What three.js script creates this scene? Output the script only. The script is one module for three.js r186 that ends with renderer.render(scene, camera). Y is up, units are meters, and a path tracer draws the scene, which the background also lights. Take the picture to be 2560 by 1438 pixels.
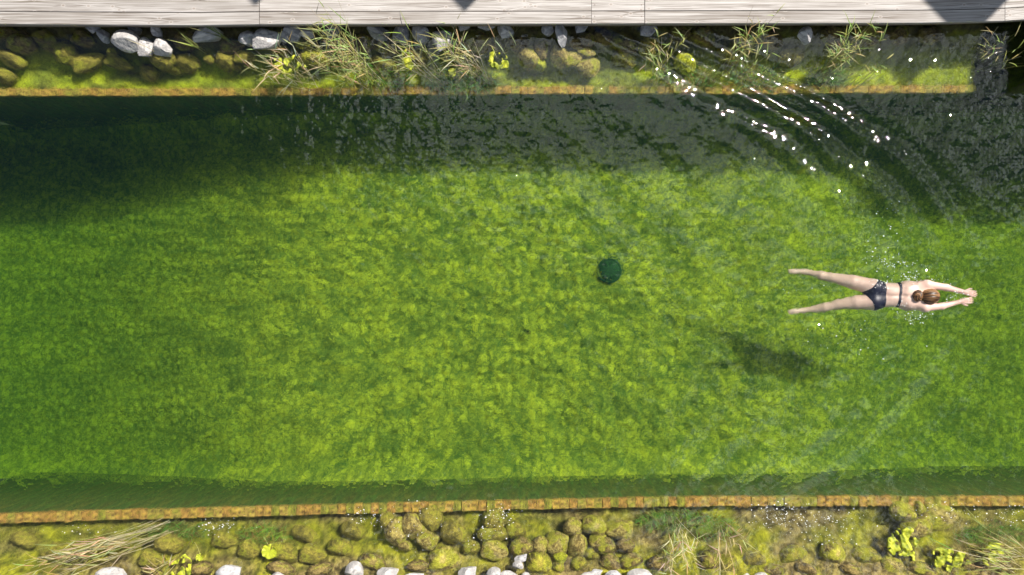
import * as THREE from 'three';
import { mergeGeometries, mergeVertices } from 'three/addons/utils/BufferGeometryUtils.js';
import { RoundedBoxGeometry } from 'three/addons/geometries/RoundedBoxGeometry.js';

// ---------------------------------------------------------------- camera, sky, sun, exposure
const scene = new THREE.Scene();
const renderer = new THREE.WebGLRenderer({ antialias: true });
renderer.toneMapping = THREE.LinearToneMapping;
renderer.toneMappingExposure = 1.36;
renderer.shadowMap.enabled = true;
const CAM_Y = 8.6, FOCAL = 1832;                       // metres above the water; focal length in pixels of the 2560 px photograph
const camera = new THREE.PerspectiveCamera(2 * Math.atan(719 / FOCAL) * 180 / Math.PI, 2560 / 1438, 0.1, 900);
camera.position.set(0, CAM_Y, 0);
camera.up.set(0, 0, -1);
camera.lookAt(0, 0, 0);
const CLOUD = [32.3, 37.2];                               // where in the cloud field the place lies
const SUN = new THREE.Vector3(0.72, 1.05, -0.72).normalize();
// a blue sky with scattered fair-weather clouds, computed
scene.background = skyTexture(1024, 512);
scene.background.mapping = THREE.EquirectangularReflectionMapping;
scene.environment = scene.background;
const sun = new THREE.DirectionalLight(0xfff7ef, 5);
sun.position.copy(SUN).multiplyScalar(40);
sun.castShadow = true;
sun.shadow.radius = 2;
sun.shadow.mapSize.set(4096, 4096);
Object.assign(sun.shadow.camera, { left: -13, right: 13, top: 11, bottom: -11, near: 1, far: 90 });
scene.add(sun, sun.target);

// ---------------------------------------------------------------- helpers
function skyTexture(W, H) {
  const d = new Float32Array(W * H * 4);
  for (let j = 0; j < H; j++) for (let i = 0; i < W; i++) {
    const up = ((j + 0.5) / H - 0.5) * Math.PI, ro = ((i + 0.5) / W - 0.5) * 2 * Math.PI, y = Math.sin(up), x = Math.cos(ro) * Math.cos(up), z = Math.sin(ro) * Math.cos(up), o = (j * W + i) * 4;
    const h = Math.pow(1 - Math.max(0, y), 3), glow = Math.pow(Math.max(0, x * SUN.x + y * SUN.y + z * SUN.z), 24) * 0.12;
    let c = [0.018 + 0.07 * h + glow, 0.038 + 0.09 * h + glow, 0.095 + 0.10 * h + glow * 0.9];
    if (y > 0.01) {
      const k = 1 / (y + 0.12), u = x * k + CLOUD[0], v = z * k + CLOUD[1], n = fbm2(u * 2.6, v * 2.6, 5, 900) + 0.45 * fbm2(u * 0.9, v * 0.9, 2, 930), a = sstep(0.20, 0.36, n) * sstep(0.01, 0.12, y), thin = 0.04 * sstep(-0.25, 0.25, fbm2(u * 0.8 + 5, v * 0.8, 3, 950));
      const b = 0.54 + 0.65 * fbm2(u * 6, v * 6, 3, 960);
      c = c.map((q, m) => mix(q + thin * [0.9, 0.95, 1][m] * 0.5, b * [0.90, 0.98, 1][m], a));
    } else c = [0.14, 0.14, 0.12];
    d.set([c[0], c[1], c[2], 1], o);
  }
  const t = new THREE.DataTexture(d, W, H, THREE.RGBAFormat, THREE.FloatType);
  t.magFilter = t.minFilter = THREE.LinearFilter; t.needsUpdate = true;
  return t;
}
const at = (px, py, y = 0) => [(px - 1280) / FOCAL * (CAM_Y - y), (py - 719) / FOCAL * (CAM_Y - y)];   // where a point of the place at height y stands on the plan
let seed = 12345;
const rnd = () => { seed = (seed * 1664525 + 1013904223) >>> 0; return seed / 4294967296; };
const rr = (a, b) => a + (b - a) * rnd();
function clamp(x, a, b) { return Math.min(b, Math.max(a, x)); }
function sstep(a, b, x) { const t = clamp((x - a) / (b - a), 0, 1); return t * t * (3 - 2 * t); }
function mix(a, b, t) { return a + (b - a) * t; }
function hash3(x, y, z) {
  let h = Math.imul(x, 374761393) ^ Math.imul(y, 668265263) ^ Math.imul(z, 2147483647 ^ 0x5bd1e995);
  h = Math.imul(h ^ (h >>> 13), 1274126177);
  h = Math.imul(h ^ (h >>> 16), 0x85ebca6b);
  return ((h ^ (h >>> 15)) >>> 0) / 4294967296;
}
function n3(x, y, z) {                                   // value noise, -1 .. 1
  const ix = Math.floor(x), iy = Math.floor(y), iz = Math.floor(z);
  let u = x - ix, v = y - iy, w = z - iz;
  u = u * u * (3 - 2 * u); v = v * v * (3 - 2 * v); w = w * w * (3 - 2 * w);
  const a = mix(mix(hash3(ix, iy, iz), hash3(ix + 1, iy, iz), u), mix(hash3(ix, iy + 1, iz), hash3(ix + 1, iy + 1, iz), u), v);
  const b = mix(mix(hash3(ix, iy, iz + 1), hash3(ix + 1, iy, iz + 1), u), mix(hash3(ix, iy + 1, iz + 1), hash3(ix + 1, iy + 1, iz + 1), u), v);
  return mix(a, b, w) * 2 - 1;
}
function n2(x, y, k = 0) {
  const ix = Math.floor(x), iy = Math.floor(y);
  let u = x - ix, v = y - iy;
  u = u * u * u * (u * (u * 6 - 15) + 10); v = v * v * v * (v * (v * 6 - 15) + 10);
  return mix(mix(hash3(ix, iy, k), hash3(ix + 1, iy, k), u), mix(hash3(ix, iy + 1, k), hash3(ix + 1, iy + 1, k), u), v) * 2 - 1;
}
function fbm2(x, y, oct = 4, k = 0) { let s = 0, a = 0.5; for (let i = 0; i < oct; i++) { s += a * n2(x, y, k + i * 7); x = x * 2.03 + 11.7; y = y * 2.03 - 5.3; a *= 0.5; } return s; }
function fbm3(x, y, z, oct = 3) { let s = 0, a = 0.5; for (let i = 0; i < oct; i++) { s += a * n3(x, y, z); x = x * 2.1 + 3.1; y = y * 2.1 - 7.7; z = z * 2.1 + 1.3; a *= 0.5; } return s; }
function cells(x, y, k = 0) {                            // Worley: [distance to nearest, second, id of nearest]
  const ix = Math.floor(x), iy = Math.floor(y);
  let d1 = 9, d2 = 9, id = 0;
  for (let j = -1; j <= 1; j++) for (let i = -1; i <= 1; i++) {
    const a = ix + i, b = iy + j, dx = a + 0.15 + 0.7 * hash3(a, b, k) - x, dy = b + 0.15 + 0.7 * hash3(a, b, k + 1) - y, d = Math.sqrt(dx * dx + dy * dy);
    if (d < d1) { d2 = d1; d1 = d; id = hash3(a, b, k + 2); } else if (d < d2) d2 = d;
  }
  return [d1, d2, id];
}
const taken = {};
function numbered(name) { const n = taken[name] ?? 0; taken[name] = n + 1; return n ? `${name}_${String(n).padStart(3, '0')}` : name; }
function shadows(o) { o.traverse((m) => { if (m.isMesh) { m.castShadow = true; m.receiveShadow = true; } }); return o; }
function tag(o, label, category, group) { o.userData.label = label; o.userData.category = category; if (group) o.userData.group = group; return o; }
function thing(name, label, category, group) { const o = new THREE.Group(); o.name = numbered(name); scene.add(o); return tag(o, label, category, group); }
function part(name, geometry, material, parent) { const m = new THREE.Mesh(geometry, material); m.name = name; m.castShadow = m.receiveShadow = true; parent.add(m); return m; }
function one(name, geometry, material, label, category, group) { const m = part(numbered(name), geometry, material, scene); return tag(m, label, category, group); }
function struct(name, geometry, material) { const m = part(numbered(name), geometry, material, scene); m.userData.kind = 'structure'; return m; }
const M = (c, roughness = 0.9, more = {}) => new THREE.MeshPhysicalMaterial({ color: Array.isArray(c) ? new THREE.Color().setRGB(...c) : new THREE.Color(c), roughness, ...more });
function texture(w, h, fn, srgb = false) {                // fn(u, v) gives linear r, g, b
  const d = new Uint8Array(w * h * 4), enc = (x) => (srgb ? (x <= 0.0031308 ? 12.92 * x : 1.055 * Math.pow(x, 1 / 2.4) - 0.055) : x);
  for (let j = 0; j < h; j++) for (let i = 0; i < w; i++) { const c = fn((i + 0.5) / w, (j + 0.5) / h), o = (j * w + i) * 4; for (let k = 0; k < 3; k++) d[o + k] = clamp(enc(clamp(c[k], 0, 1)) * 255, 0, 255); d[o + 3] = 255; }
  const t = new THREE.DataTexture(d, w, h, THREE.RGBAFormat);
  t.magFilter = THREE.LinearFilter; t.minFilter = THREE.LinearMipmapLinearFilter; t.generateMipmaps = true; t.wrapS = t.wrapT = THREE.RepeatWrapping;
  if (srgb) t.colorSpace = THREE.SRGBColorSpace;
  t.needsUpdate = true;
  return t;
}
// a sheet y = f(x, z) over [x0, x1] x [z0, z1]; uv 0..1 over the sheet
function sheet(x0, x1, z0, z1, nx, nz, f, color) {
  const p = new Float32Array((nx + 1) * (nz + 1) * 3), uv = new Float32Array((nx + 1) * (nz + 1) * 2), col = color && new Float32Array(p.length), idx = new Uint32Array(nx * nz * 6);
  for (let j = 0, q = 0; j <= nz; j++) for (let i = 0; i <= nx; i++, q++) {
    const a = i / nx, b = j / nz, x = mix(x0, x1, a), z = typeof z0 === 'function' ? mix(z0(x), z1(x), b) : mix(z0, z1, b), y = f(x, z);
    p.set([x, y, z], q * 3); uv.set([a, b], q * 2);
    if (col) col.set(color(x, y, z), q * 3);
  }
  for (let j = 0, q = 0; j < nz; j++) for (let i = 0; i < nx; i++) { const a = j * (nx + 1) + i, b = a + 1, c = a + nx + 1, d = c + 1; idx.set([a, c, b, b, c, d], q); q += 6; }
  const g = new THREE.BufferGeometry();
  g.setAttribute('position', new THREE.BufferAttribute(p, 3)); g.setAttribute('uv', new THREE.BufferAttribute(uv, 2));
  if (col) g.setAttribute('color', new THREE.BufferAttribute(col, 3));
  g.setIndex(new THREE.BufferAttribute(idx, 1)); g.computeVertexNormals();
  return g;
}
const poly = (pts) => (x) => { let i = 0; while (i < pts.length - 2 && x > pts[i + 1][0]) i++; const [a, b] = [pts[i], pts[i + 1]]; return mix(a[1], b[1], (x - a[0]) / (b[0] - a[0])); };

// ---------------------------------------------------------------- plan of the pool
const XL = -9, XR = 9;
const BACK_Y = -0.30, FRONT_Y = -0.13;                    // tops of the two brick walls under the water
const backWall = poly([[0, 231], [430, 231], [860, 229], [1280, 226], [1700, 225], [2560, 223]].map(([a, b]) => at(a, b, BACK_Y)));
const frontWall = poly([[0, 1296], [425, 1284], [855, 1273], [1280, 1263], [1710, 1254], [2130, 1253], [2560, 1253]].map(([a, b]) => at(a, b, FRONT_Y)));
const BACK_W = 0.09, FRONT_W = 0.115;
const floorY = (x) => -1.45 - 0.95 * sstep(-2.2, -7.2, x) - 0.42 * sstep(3.2, 6.4, x);

// ---- pool floor: lumpy, algae-grown; fine streaks in its colour also imitate ripple-focused light
const floorTex = texture(2048, 1024, (u, v) => {
  const x = mix(XL, XR, u), z = mix(-3, 3.2, v);
  const wx = x + 0.035 * n2(x * 9, z * 9, 3), wz = z + 0.035 * n2(x * 9 + 9, z * 9, 5);
  const [d1, d2, id] = cells(wx * 8.5, wz * 8.5, 1), [e1, e2, id2] = cells(wx * 15 + 3, wz * 15, 31);
  const big = fbm2(x * 0.7 + 4, z * 0.7, 3, 60), med = fbm2(x * 3.1, z * 3.1, 3, 80), fine = fbm2(x * 30, z * 30, 3, 90), causticFil = fbm2(x * 48 + z * 14 + 5 * med, z * 15, 2, 96);
  const pad = sstep(0.46, 0.36, d1) * sstep(0.55 - 0.5 * med, 0.62 - 0.5 * med, id), small = sstep(0.44, 0.34, e1) * sstep(0.66, 0.72, id2);
  const yel = clamp(0.23 + 0.36 * pad * (0.5 + id) + 0.34 * small + 0.15 * med + 0.14 * big + 0.7 * fine + 0.45 * causticFil, 0, 1), dark = clamp(sstep(0.24, 0.18, id) * sstep(0.5, 0.36, d1) * 0.5 + sstep(0.10, 0.0, d2 - d1) * 0.25 + 0.15 * sstep(0.1, 0.45, -med), 0, 1);
  return [0, 1, 2].map((k) => mix(mix([0.17, 0.24, 0.04][k], [0.78, 0.74, 0.06][k], yel), [0.06, 0.14, 0.025][k], dark * 0.75));
}, true);
const floorH = (x, z) => { const [d1, , id] = cells(x * 8.5, z * 8.5, 1), d = Math.min(z - backWall(x), frontWall(x) - z); return floorY(x) + 0.03 * (0.3 + id) * sstep(0.55, 0.15, d1) + 0.05 * fbm2(x * 3, z * 3, 3, 40) + 0.22 * Math.exp(-((Math.max(0, d) / 0.16) ** 2)); };
struct('pool_floor', sheet(XL, XR, (x) => backWall(x) - 0.02, (x) => frontWall(x) + 0.02, 840, 250, floorH), M([1, 1, 1], 0.95, { map: floorTex }));

// ---- planting shelves behind both walls
const BACK_END = at(2440, 230, BACK_Y)[0];
const backShelfY = (x, z) => {
  const d = backWall(x) - z;
  const y = -0.375 + 0.03 * sstep(0, 0.1, d) + 0.24 * sstep(0.28, 0.75, d) + 0.3 * sstep(0.9, 1.9, d) + 0.035 * fbm2(x * 5, z * 5, 3, 120) + 0.018 * fbm2(x * 17, z * 17, 2, 124);
  return mix(y, floorY(x) + 0.2, sstep(BACK_END - 0.03, BACK_END + 0.03, x));
};
const frontShelfY = (x, z) => {
  const d = z - frontWall(x);
  return -0.295 + 0.03 * sstep(0.05, 0.2, d) + 0.25 * sstep(0.3, 0.9, d) + 0.32 * sstep(0.8, 1.6, d) + 0.04 * fbm2(x * 4, z * 4, 3, 130) + 0.02 * fbm2(x * 15, z * 15, 2, 134);
};
const lerp3 = (a, b, t) => [mix(a[0], b[0], t), mix(a[1], b[1], t), mix(a[2], b[2], t)];
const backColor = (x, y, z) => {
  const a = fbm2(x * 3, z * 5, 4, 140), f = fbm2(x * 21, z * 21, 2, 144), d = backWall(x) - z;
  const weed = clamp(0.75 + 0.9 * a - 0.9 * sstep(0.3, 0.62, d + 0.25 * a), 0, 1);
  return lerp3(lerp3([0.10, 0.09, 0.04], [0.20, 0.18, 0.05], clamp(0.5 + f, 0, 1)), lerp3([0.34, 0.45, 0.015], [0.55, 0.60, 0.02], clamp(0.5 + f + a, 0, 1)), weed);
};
const frontColor = (x, y, z) => {
  const a = fbm2(x * 2.4, z * 3, 4, 150), f = fbm2(x * 24, z * 24, 3, 154), g = fbm2(x * 8, z * 8, 2, 158);
  const weed = clamp(0.45 + 1.2 * a + 0.4 * g, 0, 1);
  return lerp3(lerp3([0.14, 0.10, 0.03], [0.46, 0.36, 0.12], clamp(0.45 + 1.6 * f, 0, 1)), lerp3([0.20, 0.22, 0.01], [0.50, 0.48, 0.02], clamp(0.45 + 1.2 * f + g, 0, 1)), weed);
};
const tiled = (f, k) => (u, v) => { const x = u * f, y = v * f, w = (a) => ((a % f) + f) % f, ix = Math.floor(x), iy = Math.floor(y); let a = x - ix, b = y - iy; a = a * a * (3 - 2 * a); b = b * b * (3 - 2 * b); const H = (i, j) => hash3(w(i), w(j), k); return mix(mix(H(ix, iy), H(ix + 1, iy), a), mix(H(ix, iy + 1), H(ix + 1, iy + 1), a), b); };
const G1 = tiled(14, 61), G2 = tiled(40, 63), G3 = tiled(90, 65);
const grainTex = texture(512, 512, (u, v) => { const s = 0.25 + 0.75 * clamp(0.35 * G1(u, v) + 0.45 * G2(u, v) + 0.55 * G3(u, v) - 0.08, 0, 1); return [s, s, s]; });
const grainShelf = grainTex.clone(); grainShelf.repeat.set(18, 2.1);
const shelfMat = M([1.15, 1.15, 1.15], 0.95, { vertexColors: true, map: grainShelf, bumpMap: grainShelf, bumpScale: 0.012 });
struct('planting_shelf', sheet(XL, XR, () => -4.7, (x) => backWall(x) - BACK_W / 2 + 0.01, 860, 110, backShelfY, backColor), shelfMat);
struct('planting_shelf', sheet(XL, XR, (x) => frontWall(x) + FRONT_W / 2 - 0.01, () => 4.9, 860, 120, frontShelfY, frontColor), shelfMat);

// a bar of constant cross-section (list of [dz, y]) carried along x over the line zOf
function carried(xs, zOf, profile, uOff = 0) {
  const pos = [], uv = [], idx = [], n = profile.length;
  const quad = (a, b, c, d, ua, ub, uc, ud) => { const k = pos.length / 3; pos.push(...a, ...b, ...c, ...d); uv.push(...ua, ...ub, ...uc, ...ud); idx.push(k, k + 1, k + 2, k, k + 2, k + 3); };
  const P = (i, j) => [xs[i], profile[j][1], zOf(xs[i]) + profile[j][0]];
  const run = [0]; for (let j = 0; j < n; j++) { const a = profile[j], b = profile[(j + 1) % n]; run.push(run[j] + Math.hypot(a[0] - b[0], a[1] - b[1])); }
  for (let i = 0; i < xs.length - 1; i++) for (let j = 0; j < n; j++) {
    const k = (j + 1) % n, u0 = xs[i] + uOff, u1 = xs[i + 1] + uOff;
    quad(P(i, j), P(i + 1, j), P(i + 1, k), P(i, k), [u0, run[j]], [u1, run[j]], [u1, run[j + 1]], [u0, run[j + 1]]);
  }
  for (const [i, s] of [[0, 1], [xs.length - 1, -1]]) {
    const k = pos.length / 3; profile.forEach((q, j) => { pos.push(...P(i, j)); uv.push(q[0], q[1]); });
    for (let j = 1; j < n - 1; j++) s > 0 ? idx.push(k, k + j, k + j + 1) : idx.push(k, k + j + 1, k + j);
  }
  const g = new THREE.BufferGeometry();
  g.setAttribute('position', new THREE.Float32BufferAttribute(pos, 3)); g.setAttribute('uv', new THREE.Float32BufferAttribute(uv, 2)); g.setIndex(idx);
  const f = g.toNonIndexed(); f.computeVertexNormals(); return f;
}
const range = (a, b, n) => Array.from({ length: n + 1 }, (_, i) => mix(a, b, i / n));

// ---- brick walls under the water
const mottle = texture(256, 256, (u, v) => { const T = 0.62 + 0.6 * fbm2(u * 5, v * 5, 3, 170) + 0.22 * fbm2(u * 34, v * 34, 2, 174), g = sstep(0.05, 0.4, fbm2(u * 6 + 3, v * 6, 3, 178)); return [T, T * mix(1, 1.25, g), T * mix(1, 0.7, g)]; }, true);
const faceTex = texture(512, 128, (u, v) => { const T = 0.6 + 0.5 * fbm2(u * 40, v * 10, 4, 180), g = clamp(0.5 + fbm2(u * 22, v * 4, 3, 184), 0, 1); return lerp3([0.26 * T, 0.28 * T, 0.03 * T], [0.14 * T, 0.28 * T, 0.03 * T], g); }, true);
const brickMats = [[0.64, 0.38, 0.08], [0.68, 0.43, 0.08], [0.60, 0.34, 0.07], [0.52, 0.40, 0.07], [0.70, 0.47, 0.10], [0.44, 0.40, 0.05]].map((c, i) => { const t = mottle.clone(); t.offset.set(i * 0.37, i * 0.23); t.repeat.set(0.7, 0.6); return M(c, 0.9, { map: t }); });
function brickGeometry(w, k) {
  const g = new RoundedBoxGeometry(0.0985, 0.062, w, 2, 0.006), p = g.attributes.position;
  for (let i = 0; i < p.count; i++) { const x = p.getX(i), y = p.getY(i), z = p.getZ(i); p.setXYZ(i, x + 0.006 * n3(x * 40 + k, y * 40, z * 40), y + 0.006 * n3(x * 40, y * 40 + k, z * 40), z + 0.007 * n3(x * 40, y * 40, z * 40 + k)); }
  g.computeVertexNormals(); return g;
}
function brickWall(label, zOf, y, w, x0, x1) {
  const o = thing('submerged_wall', label, 'wall');
  part('wall_face', carried(range(x0, x1, 40), zOf, [[w / 2 - 0.012, -2.6], [w / 2 - 0.012, y - 0.064], [-w / 2 + 0.012, y - 0.064], [-w / 2 + 0.012, -2.6]]), M([1, 1, 1], 0.95, { map: faceTex }), o);
  const geos = [1, 5, 9, 14].map((k) => brickGeometry(w, k));
  for (let x = x0 + 0.05, i = 0; x < x1 - 0.04; x += 0.0985, i++) {
    const m = part(numbered('brick'), geos[Math.floor(rnd() * 4)], brickMats[Math.floor(rnd() * brickMats.length)], o);
    m.position.set(x, y - 0.031 + rr(-0.007, 0.007), zOf(x) + rr(-0.004, 0.004)); m.rotation.set(rr(-0.04, 0.04), rr(-0.05, 0.05) + Math.atan2(zOf(x - 0.1) - zOf(x + 0.1), 0.2) * 1, rr(-0.05, 0.05));
    if (rnd() < 0.5) m.rotation.y += Math.PI;
  }
}
brickWall('low brick wall under water edging the deep basin on the deck side', backWall, BACK_Y, BACK_W, -7.2, BACK_END);
brickWall('low brick wall just under water edging the shallow shelf of pale stones', frontWall, FRONT_Y, FRONT_W, -7.2, 7.4);

// ---- far ground and the ends of the basin
const earth = M([0.16, 0.14, 0.09], 1, { map: texture(256, 256, (u, v) => { const t = 0.75 + 0.5 * fbm2(u * 30, v * 30, 3, 190); return [t, t, t]; }, true) });
{
  const s = new THREE.Shape([[-400, -400], [400, -400], [400, 400], [-400, 400]].map((p) => new THREE.Vector2(...p)));
  s.holes.push(new THREE.Path([[XL - 0.05, -4.6], [XL - 0.05, 4.5], [XR + 0.05, 4.5], [XR + 0.05, -4.6]].map((p) => new THREE.Vector2(...p))));
  const g = new THREE.ShapeGeometry(s); g.rotateX(Math.PI / 2); g.translate(0, 0.14, 0);
  const p = g.attributes.position; for (let i = 0; i < p.count; i++) g.attributes.uv.setXY(i, p.getX(i) / 2, p.getZ(i) / 2);
  g.index.array.reverse(); g.computeVertexNormals();
  struct('ground', g, earth);
  for (const s of [-1, 1]) { const b = new THREE.BoxGeometry(0.3, 2.75, 9.4); b.translate(s * 9.19, -1.25, 0); struct('bank', b, earth); }
  const b = new THREE.BoxGeometry(18.6, 2.75, 0.3); b.translate(0, -1.25, -4.78); struct('bank', b, earth);
}

// ---- timber deck
const DECK_Y = 0.235;
const deckEdge = poly([[-500, 58], [0, 60], [500, 63], [648, 60.5], [1479, 59], [1612, 58.5], [2300, 57], [2513, 52], [2560, 49], [3000, 22]].map(([a, b]) => at(a, b, DECK_Y)));
const woodTex = [0, 1].map((v) => texture(2048, 256, (u, w) => {
  const x = u * 8, y = w * 0.3;                            // 8 m x 0.3 m
  let warp = 0, knot = 0, rim = 0;
  for (let k = 0; k < 34; k++) { const kx = 8 * hash3(k, v, 201), ky = 0.3 * hash3(k, v, 203), dx = Math.abs(x - kx), dy = y - ky, r = Math.hypot(dx / 1.5, dy); warp += 0.012 * Math.exp(-(((dx) / 0.09) ** 2) - (dy / 0.03) ** 2) * Math.sign(dy); knot = Math.max(knot, sstep(0.016, 0.008, r)); rim = Math.max(rim, sstep(0.02, 0.014, r) * sstep(0.007, 0.012, r)); }
  const yy = y + warp, g1 = fbm2(x * 1.6, yy * 130, 4, 210 + v), g2 = fbm2(x * 5, yy * 420, 2, 215 + v), wear = fbm2(x * 1.1, y * 9, 3, 219 + v);
  const t = clamp(0.62 + 0.62 * g1 + 0.35 * g2 + 0.25 * wear, 0, 1.2), crack = sstep(0.20, 0.36, -fbm2(x * 2.2, yy * 170, 3, 223 + v));
  let c = lerp3([0.25, 0.21, 0.17], [0.74, 0.72, 0.69], clamp(t, 0, 1));
  c = lerp3(c, [0.14, 0.10, 0.07], crack * 0.55); c = lerp3(c, [0.80, 0.77, 0.73], rim * 0.6); c = lerp3(c, [0.40, 0.33, 0.27], knot * 0.5);
  return c;
}, true));
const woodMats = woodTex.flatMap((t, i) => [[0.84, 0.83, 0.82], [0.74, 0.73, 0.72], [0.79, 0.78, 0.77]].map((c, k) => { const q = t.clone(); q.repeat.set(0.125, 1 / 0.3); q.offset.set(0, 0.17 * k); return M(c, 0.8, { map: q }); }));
const rawWood = M([0.26, 0.21, 0.16], 0.9);
{
  const deck = thing('timber_deck', 'weathered grey timber deck of long boards along the water', 'deck');
  const joints = [-900, 648, 1479, 1612, 2513, 3200].map((p) => at(p, 40, DECK_Y)[0]), bends = [0, 500, 2300, 2560].map((p) => at(p, 60, DECK_Y)[0]);
  for (let r = 0; r < 11; r++) for (let k = 0; k < joints.length - 1; k++) {
    const gap = [0.003, 0.004, 0.002, 0.004, 0.002, 0.003], x0 = joints[k] + gap[k], x1 = joints[k + 1] - gap[k + 1], xs = [x0, ...bends.filter((b) => b > x0 + 0.02 && b < x1 - 0.02), x1];
    const f = -r * 0.1475, b = f - 0.140, c = 0.004, y1 = DECK_Y + rr(-0.002, 0.002), y0 = y1 - 0.04;
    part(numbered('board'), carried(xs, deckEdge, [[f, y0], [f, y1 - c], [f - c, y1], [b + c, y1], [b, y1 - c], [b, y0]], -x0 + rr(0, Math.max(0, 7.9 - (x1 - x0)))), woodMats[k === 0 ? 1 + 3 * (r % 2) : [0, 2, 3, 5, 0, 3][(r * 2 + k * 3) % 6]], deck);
  }
  for (let k = 0; k < 26; k++) { const x = -7.6 + k * 0.62, z = deckEdge(x); const g = new THREE.BoxGeometry(0.06, 0.14, 1.55); g.translate(x, DECK_Y - 0.112, z - 0.87); part(numbered('joist'), g, rawWood, deck); }
  part('fascia', carried([...range(-8, 8.4, 20)], deckEdge, [[-0.035, 0.055], [-0.035, 0.192], [-0.075, 0.192], [-0.075, 0.055]]), rawWood, deck);
  const nail = new THREE.CylinderGeometry(0.005, 0.005, 0.004, 8);
  for (const [px, py] of [[1487, 41], [1604, 41], [1487, 12], [1604, 12]]) { const [x, z] = at(px, py, DECK_Y), m = part(numbered('screw'), nail, rawWood, deck); m.position.set(x, DECK_Y + 0.002, z); }
  // the landing that turns out over the water, just past the frame
  const land = thing('timber_landing', 'timber landing turning out from the deck over dark water', 'deck');
  const LY = DECK_Y - 0.045;
  for (let r = 0; r < 9; r++) { const z0 = -2.3 - r * 0.1475, g = carried([5.93, 9], () => z0, [[0, LY - 0.04], [0, LY - 0.004], [-0.004, LY], [-0.136, LY], [-0.14, LY - 0.004], [-0.14, LY - 0.04]], -5.9 + rr(0, 4)); part(numbered('board'), g, woodMats[r % 6], land); }
  for (const [x, z, w, d] of [[6.14, -2.8, 0.05, 0.9], [7.3, -2.8, 0.06, 0.9], [8.8, -2.8, 0.06, 0.9]]) { const g = new THREE.BoxGeometry(w, 0.16, d); g.translate(x, DECK_Y - 0.167, z); part(numbered('joist'), g, rawWood, land); }
  for (const x of [6.4, 8.6]) { const g = new THREE.CylinderGeometry(0.05, 0.05, 1.5, 12); g.translate(x, -0.63, -2.5); part(numbered('post'), g, rawWood, land); }
}
// ---- the water: a body with a waved surface
const headPos = at(2400, 740, 0);
function wave(x, z) {
  // wind ripples, stronger behind the swimmer
  const s = headPos[0] - x, lat = z - headPos[1], al = Math.abs(lat), q = (al / 1.645) ** 2 - s;       // q: distance of a point from the parabola of the wake
  const calm = 0.6 + 0.4 * sstep(-4.5, 0.5, x);
  const a = x + 0.22 * z;
  let h = 0.0045 * calm * n2(a * 5.2 + 0.35 * n2(x * 2, z * 2, 5), z * 1.7, 3) + 0.0022 * calm * n2(a * 12, z * 5, 9) + 0.0010 * calm * n2(x * 24 - z * 8, z * 17 + x * 6, 13);
  // wake: a packet of curved crests running out from the swimmer on both sides
  const wob = 0.12 * n2(x * 1.3, z * 1.3, 21), env = Math.exp(-(((q + 0.25) / 0.85) ** 2)) * sstep(0.25, 0.9, al) * sstep(4.0, 2.4, al) * sstep(-0.15, 0.25, s + 0.5);
  h += 0.026 * env * Math.sin((q + wob) * 2 * Math.PI / 0.62) + env * (0.002 * n2(x * 12 + z * 5, z * 12 - x * 5, 37) + 0.0007 * n2(x * 25, z * 25, 39));
  const inner = sstep(0.1, -0.9, q) * sstep(6.5, 1.0, s) * sstep(-0.3, 0.4, s);
  h += inner * (0.007 * Math.sin((q + 0.35 * n2(x * 1.1, z * 1.1, 25)) * 2 * Math.PI / 0.8) + 0.007 * n2(x * 4.6 - z * 2, z * 4.2 + x, 27) + 0.004 * n2(x * 11, z * 11, 29) + 0.002 * n2(x * 22, z * 19, 31));
  const ahead = sstep(0, 1.2, q) * sstep(-2, 3, x);
  h += ahead * (0.0028 * n2(x * 9, z * 11, 33) + 0.0010 * n2(x * 18 + z * 5, z * 21, 35));
  // splash round the swimmer
  const body = Math.exp(-((al / 0.5) ** 2)) * sstep(5.7, 5.2, x) * sstep(2.6, 3.6, x);
  h += body * (0.006 * n2(x * 13, z * 13, 41) + 0.004 * n2(x * 27, z * 27, 43));
  h += 0.016 * Math.exp(-(((al - 0.26) / 0.07) ** 2)) * sstep(5.4, 5.1, x) * sstep(3.9, 4.5, x) * (0.6 + 0.6 * n2(x * 9, z * 9, 45));
  return h;
}
const WZ0 = -4.6, WZ1 = 4.4, WNX = 900, WNZ = 450;
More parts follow.
